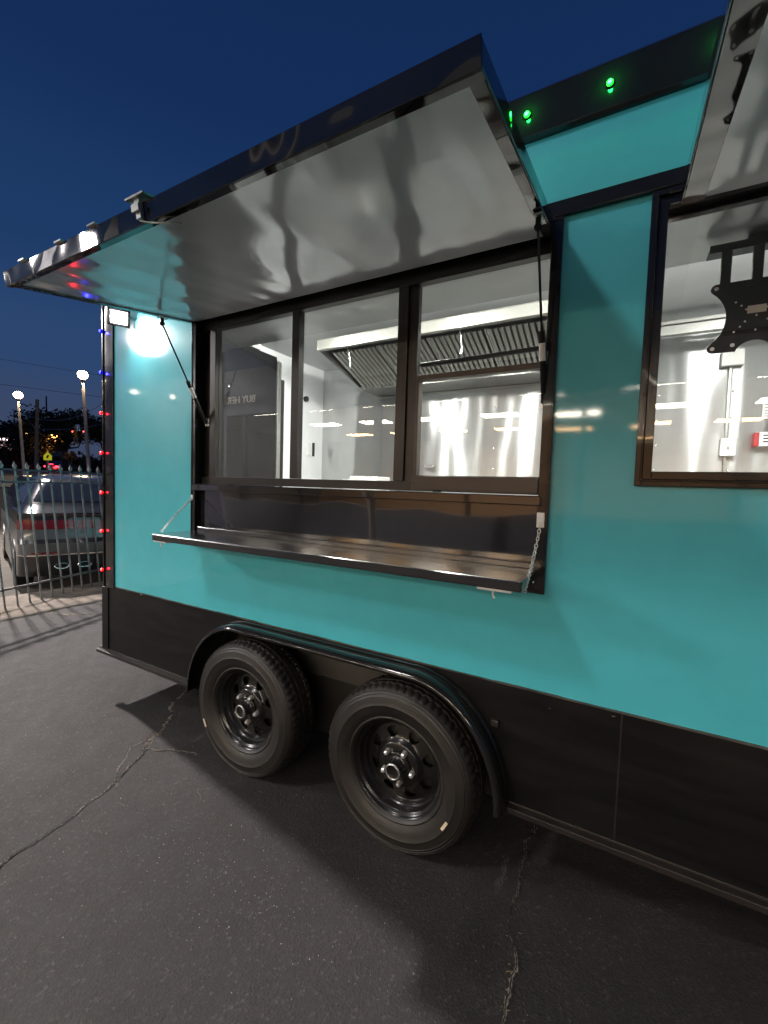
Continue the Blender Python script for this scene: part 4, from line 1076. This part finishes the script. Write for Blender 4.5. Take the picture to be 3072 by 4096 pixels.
MB().box(x0 - 3, x1 + 3, yb, yf - .26, 3.96, 4.05).build('ceiling', mat('shop_ceiling', (.55, .50, .45), .8), SHP)
MB().box(x0 - 3, x1 + 3, yb, yf - .26, .0, .06).build('floor', mat('shop_floor', (.30, .26, .22), .4), SHP)
mb = MB()
for k in range(9): mb.box(x0 + k * 2.37 - .04, x0 + k * 2.37 + .04, yf - .2, yf - .05, 1.051, 3.549)
mb.build('window_mullion', M['dark'], SHP)
pe1 = emitter('shop_panel', (1, .89, .73), 54); pe2 = emitter('shop_panel_warm', (1, .60, .26), 32)
for yy, mt in ((-9.35, pe1), (-12.4, pe1), (-15.6, pe2)):
    for k in range(8):
        xa = -8.8 + k * 2.35 + {-9.35: 0, -12.4: .6, -15.6: .2}[yy]
        MB().box(xa, xa + 1.15, yy - .30, yy + .30, 3.935, 3.9595).build('ceiling_light', mt, SHP)
text_obj('shop_lettering', 'BUY HERE', .30, emitter('sign_letters', (1, .9, .65), 1.2), (-7.2, yf + .06, 3.98), (R(90), 0, R(180)), SHP, .01)
for k, (x, z) in enumerate(((-12.2, 4.6), (-10.2, 4.3))):
    wp = empty('wall_light', (x, yf, z), None, None, parent=SHP)
    MB().box(x - .16, x + .16, yf + .001, yf + .12, z - .10, z + .12).build('lamp_box', M['dark'], wp)
    MB().box(x - .11, x + .11, yf + .1205, yf + .13, z - .07, z + .05).build('lamp_lens', emitter('wall_light_lens', (1, .88, .70), 30), wp)
# tall lot lamps on the camera's side
def lot_lamp(label, x, y, h, e, col, soft):
    L = empty('lot_lamp', (x, y, 0), label, 'lamp post')
    MB().tube([(x, y, 0), (x, y, h)], [.09, .06], 10).build('pole', M['concrete'], L)
    MB().box(x - .3, x + .3, y - .2, y + .2, h, h + .10).build('lamp_head', M['dark'], L)
    MB().box(x - .25, x + .25, y - .15, y + .15, h - .012, h - .0005).build('lamp_lens', emitter('lot_lamp_lens', col, 14), L)
    lamp('lot_lamp_light', 'SPOT', (x, y, h - .03), e, col, L, soft, rot=(0, 0, 0), spot=R(165), blend=.5)
lot_lamp('tall lamp post on the lot behind the photographer, nearer the shop door', -1.2, -5.6, 8.2, 1350, (1, .95, .90), .4)
lot_lamp('tall lamp post on the lot toward the street, behind and left of the photographer', -9.5, -6.2, 5.6, 5200, (1, .95, .91), .40)
PY = empty('pylon_sign', (-7.5, -6.6, 0), 'tall pale sign board standing on the lot across from the trailer', 'sign')
MB().box(-7.75, -6.75, -6.70, -6.60, .2, 4.1).build('board', mat('pale_board', (.42, .40, .50), .6, emis=((.42, .40, .55), .12)), PY, .01)
MB().box(-7.6, -6.9, -6.69, -6.61, 0, .2).build('post', M['dark'], PY)
for tx, zz in (('E', 3.85), ('CE', 3.35)): text_obj('board_lettering', tx, .5, M['dark'], (-7.2, -6.592, zz), (R(90), 0, R(180)), PY, .003)
